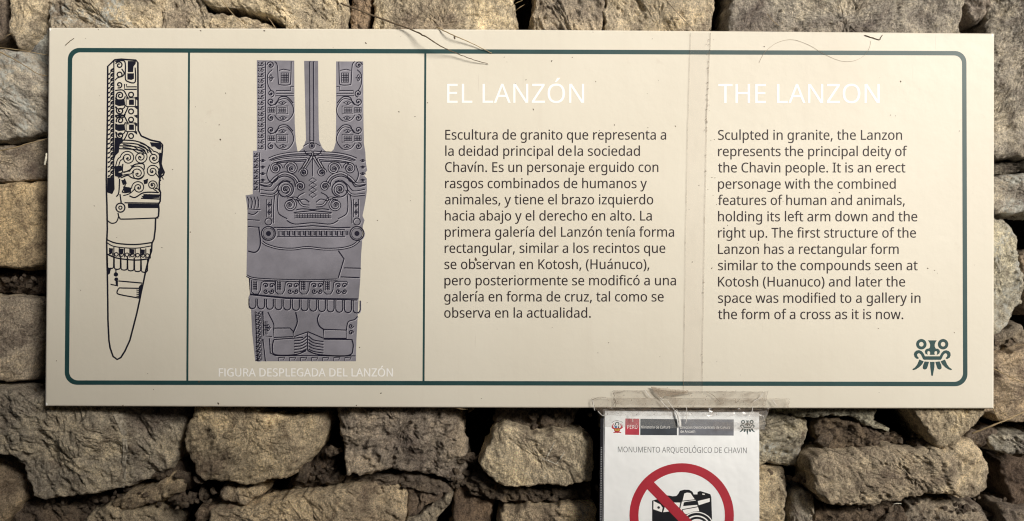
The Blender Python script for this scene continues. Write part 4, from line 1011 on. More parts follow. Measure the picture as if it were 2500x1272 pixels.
def lozenge(cx, cy, a=8, b=5):
    carve(smooth_path([(cx - a - 3, cy), (cx - a, cy - 1), (cx, cy - b), (cx + a, cy - 1), (cx + a + 3, cy)], 4), 1.3)
    carve(smooth_path([(cx - a, cy + 1), (cx, cy + b), (cx + a, cy + 1)], 4), 1.3)
    dot(cx, cy, 2.4)
def volute(cx, cy, r, a0, sgn, turns=1.5, w=1.7):
    if r >= 11:
        band(spiral(cx, cy, r - 1, 1.15, a0, sgn, .42), 2.3); carve(circ(cx, cy, 4.2, 12), 1.3, True); dot(cx, cy, 2.4); return
    carve(spiral(cx, cy, r, turns, a0, sgn, .2), w); dot(cx, cy, min(3.0, r * .25))
def block(s, c, xo, xi):
    """one upright of the slab: s=+1 left, -1 right; xo outer edge, xi inner edge"""
    X = lambda u: xo + (xi - xo) * u
    # topmost panel
    volute(X(.16), 159, 9, 180 if s > 0 else 0, s, 1.4)
    carve(smooth_path([(X(.30), 150), (X(.40), 160), (X(.44), 200), (X(.50), 207), (X(.82), 207), (X(.88), 198), (X(.9), 150)], 5), 1.6)
    carve(smooth_path([(X(.22), 170), (X(.06), 182), (X(.06), 205), (X(.18), 222)], 5), 1.5)
    gridbox(X(.54) if s > 0 else X(.80), 178, X(.80) if s > 0 else X(.54), 201, 4, 4)
    lozenge(X(.17), 190, 4, 8)
    carve([(X(.46), 172), (X(.62), 169), (X(.86), 172)], 1.5)
    volute(X(.17), 228, 9, 90, -s, 1.4)
    carve([(X(.99), 211), (X(.88), 211), (X(.88), 221), (X(.36), 221), (X(.33), 234), (X(.99), 234)], 1.6)
    carve([(X(.36), 228), (X(.99), 228)], 1.4)
    for y in (268, 337):
        volute(X(.17), y - 20, 8.5, 90, s, 1.3); volute(X(.17), y + 20, 8.5, -90, -s, 1.3)
        carve(smooth_path([(X(.14), y - 10), (X(.36), y - 15), (X(.48), y - 30), (X(.75), y - 31), (X(.97), y - 16)], 5), 1.7)
        carve(smooth_path([(X(.30), y - 13), (X(.46), y - 24), (X(.75), y - 26), (X(.96), y - 8), (X(.96), y + 10), (X(.75), y + 27), (X(.46), y + 25), (X(.30), y + 13)], 5), 1.5)
        a, b = sorted((X(.06), X(.32))); gridbox(a, y - 5, b, y + 6, 4, 2)
        a, b = sorted((X(.42), X(.70))); gridbox(a, y - 5, b, y + 6, 4, 2)
        carve(rect(X(.37), y - 9, X(.78), y + 10), 1.5, True)
        lozenge(X(.58), y - 17, 7, 4.5); lozenge(X(.60), y + 20, 7, 4.5)
block(1, 0, 650, 718)
block(-1, 0, 886, 821)
for x in (755.5, 757.5, 766, 768): pass
carve([(756.5, 150), (756.8, 345)], 2.0); carve([(766, 150), (766.3, 345)], 2.0)
carve(rect(757, 343, 766, 350), 1.3, True)
carve([(740, 357), (752, 350), (761.5, 348), (771, 350), (783, 357)], 1.4); dot(761.5, 356, 4); carve(circ(761.5, 356, 6.5, 12), 1.3, True)
carve([(742, 366), (748, 376), (763, 381), (780, 376), (786, 366)], 1.6)
carve([(763.5, 381), (763.5, 430)], 1.6)
# wide zone of concentric arches and volutes
for s in (-1, 1):
    cx = 763.5
    for k, (w_, h_) in enumerate(((122, 62), (116, 52), (108, 42), (99, 33))):
        pts = [(cx + s * (18 + k * 4), 408 + k * 2)] + [(cx + s * (24 + k * 4 + (w_ - 26 - k * 4) * math.sin(math.radians(a))), 410 - (h_ - 12 - k * 2) * math.cos(math.radians(a)) * .62 - 6) for a in range(-60, 75, 15) if a > -30]
        (band if k % 2 == 0 else carve)(smooth_path(pts, 3))
    volute(cx + s * 52, 411, 17, 0 if s > 0 else 180, -s, 2.1)
    volute(cx + s * 90, 411, 15, 180 if s > 0 else 0, s, 2.0)
    volute(cx + s * 22, 421, 11, 0 if s > 0 else 180, -s, 1.7)
    carve(smooth_path([(cx + s * 105, 402), (cx + s * 112, 425), (cx + s * 104, 444), (cx + s * 90, 442), (cx + s * 84, 428)], 5), 1.7)
    # stacked square frets in place of any figure
    carve(smooth_path([(cx + s * 128, 452), (cx + s * 105, 456), (cx + s * 92, 440), (cx + s * 70, 430), (cx + s * 48, 438), (cx + s * 42, 456)], 5), 1.8); band(smooth_path([(cx + s * 130, 447), (cx + s * 108, 449), (cx + s * 92, 434), (cx + s * 70, 422), (cx + s * 46, 430), (cx + s * 34, 446)], 5), 2.6)
    carve(smooth_path([(cx + s * 128, 462), (cx + s * 100, 466), (cx + s * 86, 452), (cx + s * 70, 440), (cx + s * 54, 444)], 5), 1.5)
    band(smooth_path([(cx + s * 128, 474), (cx + s * 96, 476), (cx + s * 82, 462)], 5), 2.4)
    volute(cx + s * 66, 462, 14, 90, s, 1.8)
    volute(cx + s * 30, 455, 12, 0 if s > 0 else 180, -s, 1.7)
    carve(smooth_path([(cx + s * 20, 470), (cx + s * 34, 478), (cx + s * 38, 490), (cx + s * 20, 486), (cx + s * 8, 494)], 5), 1.7)
    for y in (392, 408, 424, 440): lozenge(cx + s * 122, y, 4, 3)
    volute(cx + s * 56, 500, 17, -90, -s, 1.7)
    carve(smooth_path([(cx + s * 40, 512), (cx + s * 24, 510), (cx, 512)], 4), 1.9)
    carve(smooth_path([(cx + s * 84, 474), (cx + s * 86, 500), (cx + s * 82, 522), (cx + s * 62, 534)], 4), 1.7); band(smooth_path([(cx + s * 62, 486), (cx + s * 40, 484), (cx + s * 26, 500), (cx + s * 8, 503)], 5), 2.4); carve(circ(cx + s * 66, 462, 19, 22), 2.0, True)
    carve(smooth_path([(cx + s * 92, 474), (cx + s * 95, 500), (cx + s * 96, 545)], 4), 1.6)
    carve(rect(cx + s * 100, 486, cx + s * 112, 530), 1.5, True)
    lozenge(cx + s * 106, 500, 3, 6); lozenge(cx + s * 106, 518, 3, 6)
    carve(circ(cx + s * 108, 541, 8.5, 14), 1.6, True)
    carve(circ(cx + s * 108, 570, 17, 22), 2.0, True); carve(circ(cx + s * 108, 570, 13.5, 20), 1.0, True, False); dot(cx + s * 108, 570, 6.3)
for y0_ in (440, 452, 464, 476): 
    carve([(754, y0_), (763.5, y0_ - 6), (773, y0_), (763.5, y0_ + 6)], 1.5, True)
carve([(717, 519), (763, 514), (810, 519)], 1.9)
gridbox(719, 522, 808, 532, 14, 2)
carve(smooth_path([(700, 538), (720, 547), (763, 544), (806, 547), (826, 538)], 6), 1.8)
carve([(668, 555), (700, 556), (763, 551), (826, 556), (856, 555)], 1.9)
# stepped fret band
carve(rect(677, 560, 842, 578), 1.7, True)
x = 681
while x < 838:
    carve([(x, 576), (x, 564), (x + 8, 564), (x + 8, 573), (x + 12, 573), (x + 12, 564)], 1.7, hi=False); x += 13
band(smooth_path([(640, 590), (652, 598), (680, 606), (715, 608), (750, 604), (790, 608), (830, 607), (860, 600), (878, 586)], 6), 2.2)
carve(smooth_path([(606, 613), (622, 616), (632, 608), (636, 590), (632, 556)], 5), 2.2)
carve([(604, 536), (634, 538)], 1.7); carve([(605, 553), (634, 555)], 1.7)
for k in range(4): carve(smooth_path([(604 + k * 8, 480), (608 + k * 8, 492), (606 + k * 8, 508)], 4), 1.6)
carve([(604, 510), (636, 512)], 1.6); carve(smooth_path([(606, 520), (618, 524), (630, 516)], 4), 1.6)
# lower right arm-like bracket -> plain chevron panels
carve([(826, 612), (840, 632), (826, 678)], 2.0); carve([(840, 654), (881, 655)], 1.9); carve([(832, 676), (878, 678)], 1.9)
# belt
band(smooth_path([(602, 673), (630, 681), (740, 685), (824, 683)], 6), 2.0)
carve([(609, 680), (611, 718), (700, 727), (800, 729), (874, 730)], 2.0)
carve([(611, 720), (640, 723), (700, 729), (800, 731), (872, 733)], 1.4)
x = 614
while x < 850:
    carve([(x, 684), (x, 712), (x + 6, 718), (x + 16, 718), (x + 22, 708), (x + 24, 690), (x + 30, 687)], 1.6)
    gridbox(x + 4, 686, x + 13, 708, 2, 5)
    carve([(x + 30, 687), (x + 56, 687), (x + 58, 692)], 1.5)
    volute(x + 35, 697, 6.5, 180, 1, 1.2); volute(x + 35, 711, 6.5, 0, 1, 1.2)
    volute(x + 50, 697, 6.5, 0, -1, 1.2); volute(x + 50, 711, 6.5, 180, -1, 1.2)
    x += 59
# fringe of rounded tabs
x = 607; k = 0
while x < 868:
    y1 = 752 + k * .9
    carve([(x + 1, 729 + k * .4)] + [(x + 9.5 + 8.5 * math.cos(math.radians(a)), y1 - 7 + 8.5 * math.sin(math.radians(a))) for a in range(180, -1, -30)] + [(x + 18, 729 + k * .4)], 1.9)
    x += 21.2; k += 1
# lower panels
carve(smooth_path([(654, 762), (668, 790), (668, 800)], 4), 1.8)
carve([(668, 801), (708, 801), (716, 809), (716, 822), (669, 824), (668, 801)], 1.9)
carve(smooth_path([(722, 762), (726, 785), (720, 803), (716, 812)], 4), 2.2)
carve(smooth_path([(780, 766), (775, 780), (780, 796), (790, 804)], 4), 2.2)
carve([(790, 804), (846, 806), (846, 826), (791, 826), (790, 804)], 1.9)
carve(smooth_path([(846, 806), (850, 786), (866, 780), (873, 772)], 4), 1.8)
carve([(642, 760), (644, 820), (664, 822)], 1.7); lozenge(655, 800, 4, 8); gridbox(643, 784, 652, 816, 2, 3)
volute(857, 796, 6, 0, 1, 1.3); volute(857, 812, 6, 0, -1, 1.3)
carve([(718, 822), (752, 810), (790, 826)], 2.0)
carve(smooth_path([(668, 830), (665, 850), (672, 866), (720, 866), (748, 856)], 5), 2.1); carve([(668, 829), (740, 824)], 2.0)
carve(smooth_path([(752, 856), (780, 866), (850, 868), (862, 850), (860, 832), (852, 829), (790, 828)], 5), 2.1)
for k in range(5):
    carve(smooth_path([(718, 832 + k * 7.2), (736, 830 + k * 7), (749, 820 + k * 8)], 4), 1.8)
    carve(smooth_path([(753, 820 + k * 8), (766, 830 + k * 7), (790, 834 + k * 7)], 4), 1.8)
carve([(751, 812), (751, 856)], 1.8)
carve([(642, 828), (648, 882)], 1.8); carve([(658, 826), (660, 862), (672, 868), (868, 869)], 1.8)
x = 680
while x < 862:
    carve([(x, 881), (x, 873), (x + 16, 872), (x + 12, 878)], 1.6); x += 27
carve([(623, 760), (629, 882)], 1.4)
LO.build('carved_line_print', M_STELE_LO, slab); HI.build('highlight_print', M_STELE_HI, slab)

# ---- left line drawing: tapering pillar, generic ornament
OUT = [(263, 162), (280, 146), (296, 144.5), (332, 147), (336.6, 153), (337, 240), (337.5, 318), (345, 332), (368, 342), (391, 347), (397, 354), (396, 372), (393, 400), (396, 410), (401, 421), (399, 427), (391, 433), (389, 445), (389, 462), (392, 470), (391, 492), (387, 497), (388, 511),
       (387, 528), (380, 533), (379, 560), (376, 584), (371, 594), (370, 612), (363, 633), (356, 660), (350, 690), (345, 712), (341, 733), (334, 765), (317, 831), (305, 857), (295, 873), (286, 877.5), (276, 870), (269, 850), (266, 831), (263.5, 780), (263, 730), (262, 665), (261, 623), (260.5, 592), (262, 560), (261, 500), (260, 470), (259.5, 437), (262, 300)]
DR = MB()
def ink(pts, wd=2.5, closed=False): ribbon(DR, pts, wd * 1.3, PS, E2, closed)
def blot(pts): poly(DR, pts, PS, E2 + .00003)
ink(OUT, 3.2, True)
ink([(278, 146), (277.5, 440)], 2.4)
y = 172
while y < 432:
    poly(DR, smooth_path([(263, y + 8), (269, y + 5), (270, y - 2), (277, y - 6), (276, y - 1), (271, y + 5), (268, y + 10), (263, y + 12)], 3), PS, E2)
    ink(smooth_path([(270, y - 1), (274, y + 3), (277, y + 1)], 3), 2)
    y += 11.3
blot([(312, 149), (332, 149), (331, 156), (326, 162), (325, 176), (312, 176)])
blot([(311, 179), (327, 179), (327, 192), (322, 195), (311, 194)])
ink(spiral(291, 159, 9, 1.3, 200, 1, .25), 2.6); ink(smooth_path([(281, 150), (300, 148), (306, 156), (306, 190), (312, 199), (330, 200), (330, 165)], 4), 2.5)
ink(circ(292, 182, 6, 12), 2.6, True); ink(smooth_path([(281, 196), (287, 190), (299, 186), (303, 178), (297, 168)], 4), 2.3)
ink(spiral(291, 207, 8, 1.2, 120, -1, .25), 2.6); ink([(304, 205), (304, 218), (334, 218)], 2.4); ink([(309, 205), (309, 212), (334, 212)], 2.2)
for yy, up in ((233, 1), (270, -1), (294, 1), (330, -1)):
    ink(spiral(293, yy, 9.5, 1.4, 150 * up, up, .22), 2.7)
    ink(circ(320, yy - 2 * up, 6, 12), 2.6, True)
    ink(smooth_path([(281, yy - 12 * up), (300, yy - 13 * up), (309, yy), (313, yy + 10 * up)], 4), 2.4)
for yy in (251, 312):
    blot([(281, yy - 8), (304, yy - 9), (306, yy + 6), (290, yy + 8), (281, yy + 4)])
    blot([(315, yy - 8), (327, yy - 8), (327, yy + 5), (315, yy + 5)])
    ink(rect(308, yy - 12, 331, yy + 9), 2.4, True)
blot([(280, 336), (299, 336), (300, 346), (292, 354), (290, 372), (282, 380), (279, 390)])
for k in range(4):
    ink(smooth_path([(298 - k * 3, 342 + k * 7), (330, 344 + k * 7), (356 - k * 2, 354 + k * 6), (370 - k * 8, 372 + k * 2)], 5), 2.4)
blot([(366, 347), (391, 349), (395, 356), (392, 366), (385, 364), (378, 358), (370, 358)])
def curl(tail, cx_, cy_, r_, a_, s_, w_=3.6):
    sp_ = spiral(cx_, cy_, r_, 1.05, a_, s_, .40)
    p_ = smooth_path(list(tail) + [sp_[0]], 5) + sp_[1:]
    for q_ in (offs(p_, w_), offs(p_, -w_)): ribbon(DR, q_, 2.6, PS, E2)
    blot(circ(cx_, cy_, 2.6, 10))
curl([(284, 414), (290, 392)], 312, 386, 15, 180, 1)
curl([(300, 356), (322, 360)], 343, 384, 15, 250, 1)
curl([(340, 352), (362, 362)], 376, 386, 13, 260, 1)
curl([(286, 432), (300, 424)], 336, 424, 17, 190, 1)
curl([(396, 440), (390, 430)], 372, 418, 13, 20, -1)
blot([(389, 372), (395, 374), (393, 402), (399, 422), (388, 434), (385, 420), (390, 408), (387, 392)])
blot([(262, 434), (279, 432), (280, 462), (274, 474), (262, 470)])
blot([(279, 406), (297, 404), (298, 416), (288, 420), (300, 424), (296, 434), (281, 430)])
ink(smooth_path([(300, 400), (300, 420), (318, 414), (328, 402), (350, 400), (352, 414)], 4), 2.5)
ink(smooth_path([(296, 434), (312, 428), (322, 434), (340, 436), (352, 428)], 4), 2.5)
curl([(300, 474), (314, 470)], 338, 458, 13, 170, 1); curl([(388, 470), (384, 464)], 372, 452, 10, 60, -1, 2.8)
blot([(350, 440), (362, 436), (360, 448), (352, 450)]); blot([(296, 440), (306, 438), (310, 448), (300, 452)]); blot([(318, 404), (330, 402), (324, 410)])
blot([(300, 455), (320, 458), (320, 470), (304, 472)])
ink(smooth_path([(292, 436), (290, 470), (284, 480)], 4), 2.5); ink(smooth_path([(304, 436), (306, 450), (298, 470)], 4), 2.5)
ink(smooth_path([(316, 478), (330, 482), (352, 470), (388, 470)], 4), 2.6); ink([(350, 476), (391, 477)], 3.6); ink([(344, 484), (390, 486)], 2.4)
ink(circ(294, 507, 11, 16), 2.6, True); ink(circ(294, 507, 4, 10), 2.2, True); ink([(293, 474), (296, 496)], 2.6)
blot([(312, 497), (386, 498), (386, 508), (313, 508)]); ink([(304, 495), (391, 496)], 2.4)
ink(smooth_path([(288, 520), (292, 532), (304, 535), (387, 532)], 4), 2.5); ink(smooth_path([(262, 538), (272, 545), (284, 542), (290, 528)], 4), 2.3)
ink(smooth_path([(261, 585), (285, 594), (330, 597), (372, 592)], 4), 2.6); ink(smooth_path([(261, 592), (280, 602), (330, 606), (371, 600)], 4), 2.0)
ink(smooth_path([(261, 620), (285, 630), (330, 635), (362, 632)], 4), 2.6)
for cx_ in (271, 284, 297, 310, 323, 336, 349, 360):
    b0 = 602 + (cx_ - 260) * .04
    if int(cx_) % 2: blot([(cx_ - 5, b0 + 3), (cx_ + 5, b0 + 4), (cx_ + 4, b0 + 15), (cx_ - 2, b0 + 19), (cx_ - 5, b0 + 12)])
    ink(circ(cx_, b0 + 18, 4.5, 9), 2.0, True)
    ink([(cx_ + 7, b0 + 1), (cx_ + 7, b0 + 25)], 2.0)
for k in range(6):
    x0 = 262 + k * 16.5; yb = 652 + k * 1.8; yt = 624 + k * 1.6
    ink([(x0, yt)] + [(x0 + 8 + 7.5 * math.cos(math.radians(a)), yb + 4 * math.sin(math.radians(a))) for a in range(180, -1, -45)] + [(x0 + 16, yt)], 2.4)
blot([(262, 655), (272, 653), (268, 668), (263, 672)])
ink([(283, 656), (283, 668)], 2.2); blot(circ(283, 670, 5.5, 10)); blot(circ(284, 682, 5, 10)); blot([(282, 686), (288, 686), (288, 699), (283, 697)])
ink([(270, 694), (288, 698)], 2.2); ink([(289, 686), (347, 691)], 2.4); ink([(290, 703), (343, 704)], 2.4)
ink(smooth_path([(290, 704), (286, 712), (292, 719), (342, 728)], 4), 2.4)
blot([(339, 700), (346, 692), (347, 700), (344, 728), (338, 728)])
for k in range(4): ink([(333, 708 + k * 5), (341, 709 + k * 5)], 1.8)
for yy in (240, 262, 284, 304, 324):
    ink(smooth_path([(281, yy), (290, yy + 4), (302, yy + 2), (306, yy - 6)], 4), 2.2)
    blot([(281, yy - 3), (287, yy - 1), (283, yy + 4)]); blot([(326, yy - 2), (335, yy - 4), (335, yy + 5)])
blot([(345, 478), (389, 479), (389, 483), (350, 484)])
DR.build('pillar_drawing', M_NAVY, sign)

# dirt: scuffs, fly specks (each a fleck too small to name)
def specks():
    r = random.Random(8)
    mb = MB()
    def fleck(x, y, a, b, th):
        pts = []
        for i in range(8):
            t = i / 8 * 2 * math.pi; k = r.uniform(.7, 1.2)
            u, v = a * k * math.cos(t), b * k * math.sin(t)
            pts.append((x + u * math.cos(th) - v * math.sin(th), y + u * math.sin(th) + v * math.cos(th)))
        poly(mb, pts, PS, E4)
    for x, y, a in ((893, 105, 2.6), (1110, 92, 4.5), (1302, 267, 2.4), (1347, 149, 2.4), (1284, 195, 1.6), (1397, 140, 1.4), (974, 273, 2.2), (538, 341, 3), (1162, 633, 5), (2199, 199, 2.6), (2174, 281, 1.5), (1866, 114, 2),
                    (2342, 320, 1.5), (930, 960, 2.5), (870, 990, 2), (490, 75, 2.5), (645, 75, 2.5), (535, 305, 1.8), (1500, 305, 1.6), (1649, 308, 1.8), (486, 932, 3), (240, 72, 1.6), (2330, 812, 1.5), (300, 990, 2), (533, 985, 3.0), (1975, 456, 3), (1971, 566, 3.6), (1984, 608, 3.4), (2050, 470, 2.6), (1690, 640, 1.8), (1738, 655, 2), (2265, 655, 2.0), (2282, 660, 1.4)):
        fleck(x, y, a, a * .6, r.uniform(0, 3))
    for _ in range(70):
        x = r.uniform(135, 2410); y = r.uniform(85, 980)
        a = r.uniform(.6, 1.3)
        fleck(x, y, a * r.uniform(1, 1.8), a * .6, r.uniform(0, 3))
    for _ in range(16):
        x = 1760 + r.gauss(0, 20); y = r.uniform(330, 640); fleck(x, y, r.uniform(.8, 2.2), .8, r.uniform(0, 3))
    o = mb.build('dirt_specks', M_GRIME, sign); o['kind'] = 'stuff'
specks()

# ------------------------------------------------------------------ vertical strip of clear tape
def sheet(name, quad, mapper, off, mat, nx=30, ny=8, amp=0.0008, parent=None, seed=0, ragged=0.0, **tg):
    (a, b, c, d) = [np.array(q, float) for q in quad]      # TL TR BR BL
    U, Vv = np.meshgrid(np.linspace(0, 1, nx), np.linspace(0, 1, ny))
    P = (1 - U)[..., None] * ((1 - Vv)[..., None] * a + Vv[..., None] * d) + U[..., None] * ((1 - Vv)[..., None] * b + Vv[..., None] * c)
    P = P.reshape(-1, 2)
    N3 = np.stack([P[:, 0] * .02 + seed, P[:, 1] * .02, np.full(len(P), seed * 1.7)], 1)
    if ragged:
        e = (np.abs(U.ravel() - .5) * 2) ** 12 + (np.abs(Vv.ravel() - .5) * 2) ** 6
        P = P + np.stack([fbm(N3 * 3, 3) * ragged * e * 2.2, fbm(N3 * 3 + 9, 3) * ragged * e], 1)
    h = np.abs(fbm(N3, 3)) * amp + np.abs(fbm(N3 * 5, 2)) * amp * .5
    V = np.array([mapper(x, y, off + z) for (x, y), z in zip(P, h)])
    if parent is None:
        root_c = V.mean(0)
    o = grid_mesh(name, V, nx, ny, False, mat, parent, smooth=False)
    return o
def along(P0, P1, n, wob, seed):
    r = np.random.RandomState(seed)
    t = np.linspace(0, 1, n)
    w_ = np.cumsum(r.normal(0, wob, n)); w_ -= t * w_[-1]
    return [(P0[0] + (P1[0] - P0[0]) * a + b, P0[1] + (P1[1] - P0[1]) * a) for a, b in zip(t, w_)]
def tape_v():
    t = empty('sticky_tape', PS(1698, 540), label='long vertical strip of clear tape between the Spanish and English text columns', cat='tape', group='strips of clear tape on the sign')
    t['_w'] = tuple(t.location)
    sheet('tape_film', ((1684, 80), (1732, 80), (1713, 962), (1668, 962)), PS, 0.0011, M_TAPE, 4, 40, 0.0001, t, 4)
    m = MB()
    ribbon(m, along((1686, 80), (1679, 300), 12, .3, 1) + along((1679, 302), (1668.5, 960), 20, .3, 2), 1.0, PS, 0.0014)
    ribbon(m, along((1733, 80), (1725, 300), 12, .8, 3), 1.7, PS, 0.0014)
    ribbon(m, along((1725, 300), (1714, 960), 20, .3, 4), 1.1, PS, 0.0014)
    r = random.Random(5)
    for _ in range(34):
        y = r.uniform(85, 300) if r.random() < .8 else r.uniform(300, 900); x = 1732 - (y - 80) * .02 + r.gauss(-2, 2.2)
        s = r.uniform(.8, 2.2); poly(m, circ(x, y, s, 6), PS, 0.0016)
    m.build('grimy_edge', M_GRIME2, t)
tape_v()
# ------------------------------------------------------------------ notice hanging under the sign
nl = PN(1665, 1270)
notice = empty('notice', nl, label='white no-photography notice in a plastic sleeve hanging under the sign', cat='notice')
notice['_w'] = nl
N1, N2, N3_, N4 = 0.00008, 0.00014, 0.00020, 0.00026
def page():
    mb = MB()
    q = [(1477, 1003), (1853.5, 1007), (1854.5, 1545), (1471, 1543)]
    f = [PN(x, y, 0) for x, y in q]; b = [PN(x, y, -0.0012) for x, y in q]
    mb.v = f + b
    mb.f = [(0, 3, 2, 1), (4, 5, 6, 7), (0, 1, 5, 4), (1, 2, 6, 5), (2, 3, 7, 6), (3, 0, 4, 7)]
    mb.build('page', M_PAPER, notice)
    # binding strip of the sleeve on the left
    mb = MB()
    q = [(1466, 1022), (1476, 1018), (1470.5, 1545), (1460, 1545)]
    f = [PN(x, y, 0.0004) for x, y in q]; b = [PN(x, y, -0.0020) for x, y in q]
    mb.v = f + b; mb.f = [(0, 3, 2, 1), (4, 5, 6, 7), (0, 1, 5, 4), (1, 2, 6, 5), (2, 3, 7, 6), (3, 0, 4, 7)]
    s = mb.build('sleeve_edge', M_BLACKPL, notice)
    mb = MB()
    ribbon(mb, [(1474.5, 1022), (1469, 1545)], 1.6, PN, 0.0008)
    y = 1092
    while y < 1540:
        x = 1472 - (y - 1022) * .0105 - 2.2
        poly(mb, rect(x - 2.4, y, x + 1.2, y + 1.9), PN, 0.0008); y += 4.2
    mb.build('ribbed_edge', M_GREYPL, s)
page()
def px(zx, zy): return (1460 + zx / 4.677, 1000 + zy / 4.677)
def npoly(name, pts, mat, off, parent=None, holes=()):
    m = MB(); poly(m, pts, PN, off, holes); return m.build(name, mat, parent or notice)
# header blocks
rb = npoly('red_block', [px(312, 102), px(472, 104), px(470, 290), px(310, 287)], M_REDBOX, N1)
sb = npoly('slate_block', [px(484, 105), px(902, 110), px(902, 293), px(482, 291)], M_SLATE, N1)
gb = npoly('grey_block', [px(922, 110), px(1550, 112), px(1549, 297), px(920, 294)], M_GREYBOX, N1)
text('lettering', [("PERÚ", 1531.5, 1556)], 1047, 9.3, PN, N2, M_WHITE, rb)
text('lettering', [("Ministerio de Cultura", 1565, 1636)], 1046, 6.6, PN, N2, M_WHITE, sb)
text('lettering', [("Dirección Desconcentrada de Cultura", 1661, 1782)], 1046.5, 6.4, PN, N2, M_WHITE, gb)
text('lettering', [("de Ancash", 1661, 1697)], 1056.5, 6.4, PN, N2, M_WHITE, gb)
text('heading', [("MONUMENTO ARQUEOLÓGICO DE CHAVIN", 1508.5, 1823)], 1104, 13.6, PN, N1, M_GREYTXT, notice, slope=0.0075)
# coat of arms
def zz(x, y): return (1480 + x / 15.625, 1010 + y / 15.625)
ca = MB()
poly(ca, [zz(230, 390), zz(300, 560), zz(300, 600), zz(205, 545), zz(215, 440)], PN, N1); poly(ca, [zz(600, 390), zz(530, 560), zz(530, 600), zz(630, 545), zz(620, 440)], PN, N1)
ribbon(ca, [zz(265, 370), zz(320, 470)], 1.6, PN, N1); ribbon(ca, [zz(570, 370), zz(520, 470)], 1.6, PN, N1)
poly(ca, [zz(300, 540), zz(535, 540), zz(530, 640), zz(500, 690), zz(580, 700), zz(560, 735), zz(440, 725), zz(420, 745), zz(400, 725), zz(290, 735), zz(260, 710), zz(330, 690), zz(305, 640)], PN, N1)
arms = ca.build('coat_of_arms', M_RED, notice)
def sub(name, mat, fn):
    m = MB(); fn(m); m.build(name, mat, arms)
sub('shield_blue', M_BLUE, lambda m: poly(m, [zz(318, 462), zz(412, 462), zz(412, 545), zz(325, 545)], PN, N2))
sub('shield_white', M_WHITE, lambda m: poly(m, [zz(414, 440), zz(520, 440), zz(515, 545), zz(414, 545)], PN, N2))
sub('shield_gold', M_GOLD, lambda m: poly(m, [zz(315, 575), zz(530, 575), zz(500, 650), zz(420, 665), zz(345, 650)], PN, N2))
def wreath(m):
    ribbon(m, [zz(*p) for p in circ(420, 390, 66, 18, -230, 50)], 2.2, PN, N3_)
    ribbon(m, [zz(*p) for p in smooth_path([(210, 345), (290, 290), (415, 265), (510, 285)], 5)], 1.0, PN, N3_); ribbon(m, [zz(545, 290), zz(625, 335)], 1.0, PN, N3_)
    poly(m, [zz(430, 520), zz(455, 478), zz(495, 490), zz(500, 530), zz(470, 548)], PN, N3_)
    ribbon(m, [zz(380, 615), zz(450, 615)], 1.0, PN, N3_)
sub('wreath', M_DKGREEN, wreath)
emblem(1824.5, 1043, 0.0435, PN, N1, M_TEAL, notice)
# prohibition ring with slash
RC = (1664.3, 1258.3)
ro = circ(*RC, 127.4, 72); ri = circ(*RC, 105.6, 64)
npoly('prohibition_ring', ro, M_RED, N3_, None, [ri])
m = MB()
ux, uy = math.cos(math.radians(45.5)), math.sin(math.radians(45.5))
a = (RC[0] - 6.5 * uy * 1.1, RC[1] + 6.5 * ux * 1.1)
L_ = 113
mid = (1598.6 * .5 + 1581.5 * .5, 1179.2 * .5 + 1195.6 * .5)
off_ = (mid[0] - RC[0]) * -uy + (mid[1] - RC[1]) * ux
cx_, cy_ = RC[0] - uy * off_, RC[1] + ux * off_
ribbon(m, [(cx_ - ux * L_, cy_ - uy * L_), (cx_, cy_), (cx_ + ux * L_, cy_ + uy * L_)], 23.8, PN, N4)
m.build('prohibition_slash', M_RED, notice)
# camera pictogram
body = [px(618, 1040), px(700, 1016), px(775, 978), px(815, 982), px(850, 990), px(895, 986), px(918, 960), px(935, 928), px(985, 914), px(1042, 916), px(1078, 938), px(1092, 968), px(1135, 968), px(1138, 940), px(1166, 929), px(1282, 966), px(1294, 1000), px(1303, 1272), px(1306, 1640), px(1270, 1668), px(650, 1668), px(618, 1640)]
cp = npoly('camera_pictogram', body, M_BLACKP, N1)
cw = MB()
for s_ in ([px(634, 1044), px(714, 1084), px(738, 1120), px(728, 1172), px(632, 1138)], [px(762, 1114), px(830, 1060), px(940, 1062), px(925, 1130), px(800, 1165), px(744, 1172)],
           [px(985, 958), px(1015, 948), px(1055, 952), px(1104, 1024), px(966, 1040)],
           [px(958, 1050), px(1112, 1032), px(1116, 1038), px(1010, 1052), px(980, 1060), px(972, 1102), px(1130, 1088), px(1140, 1104), px(960, 1138), px(940, 1200), px(925, 1190)],
           [px(1138, 1044), px(1276, 1011), px(1276, 1052), px(1150, 1092)], [px(1190, 958), px(1220, 962), px(1218, 974), px(1190, 970)],
           [px(965, 1146), px(1142, 1114), px(1156, 1160), px(1090, 1166), px(1010, 1195), px(985, 1185)]):
    poly(cw, s_, PN, N2)
cc = px(1130, 1370)
for r_, w_ in ((197 / 4.677, 2.6), (155 / 4.677, 3.4)):
    ribbon(cw, [p for p in circ(cc[0], cc[1], r_, 30, 200, 340)], w_, PN, N2)
poly(cw, circ(cc[0], cc[1], 122 / 4.677, 28), PN, N2)
cw.build('camera_highlight', M_WHITE, cp)
lb = MB(); poly(lb, circ(px(692, 1118)[0], px(692, 1118)[1], 3.2, 14), PN, N3_); lb.build('camera_dot', M_BLACKP, cp)
lb = MB(); poly(lb, circ(cc[0], cc[1], 18, 24), PN, N3_); lb.build('camera_lens', M_BLACKP, cp)
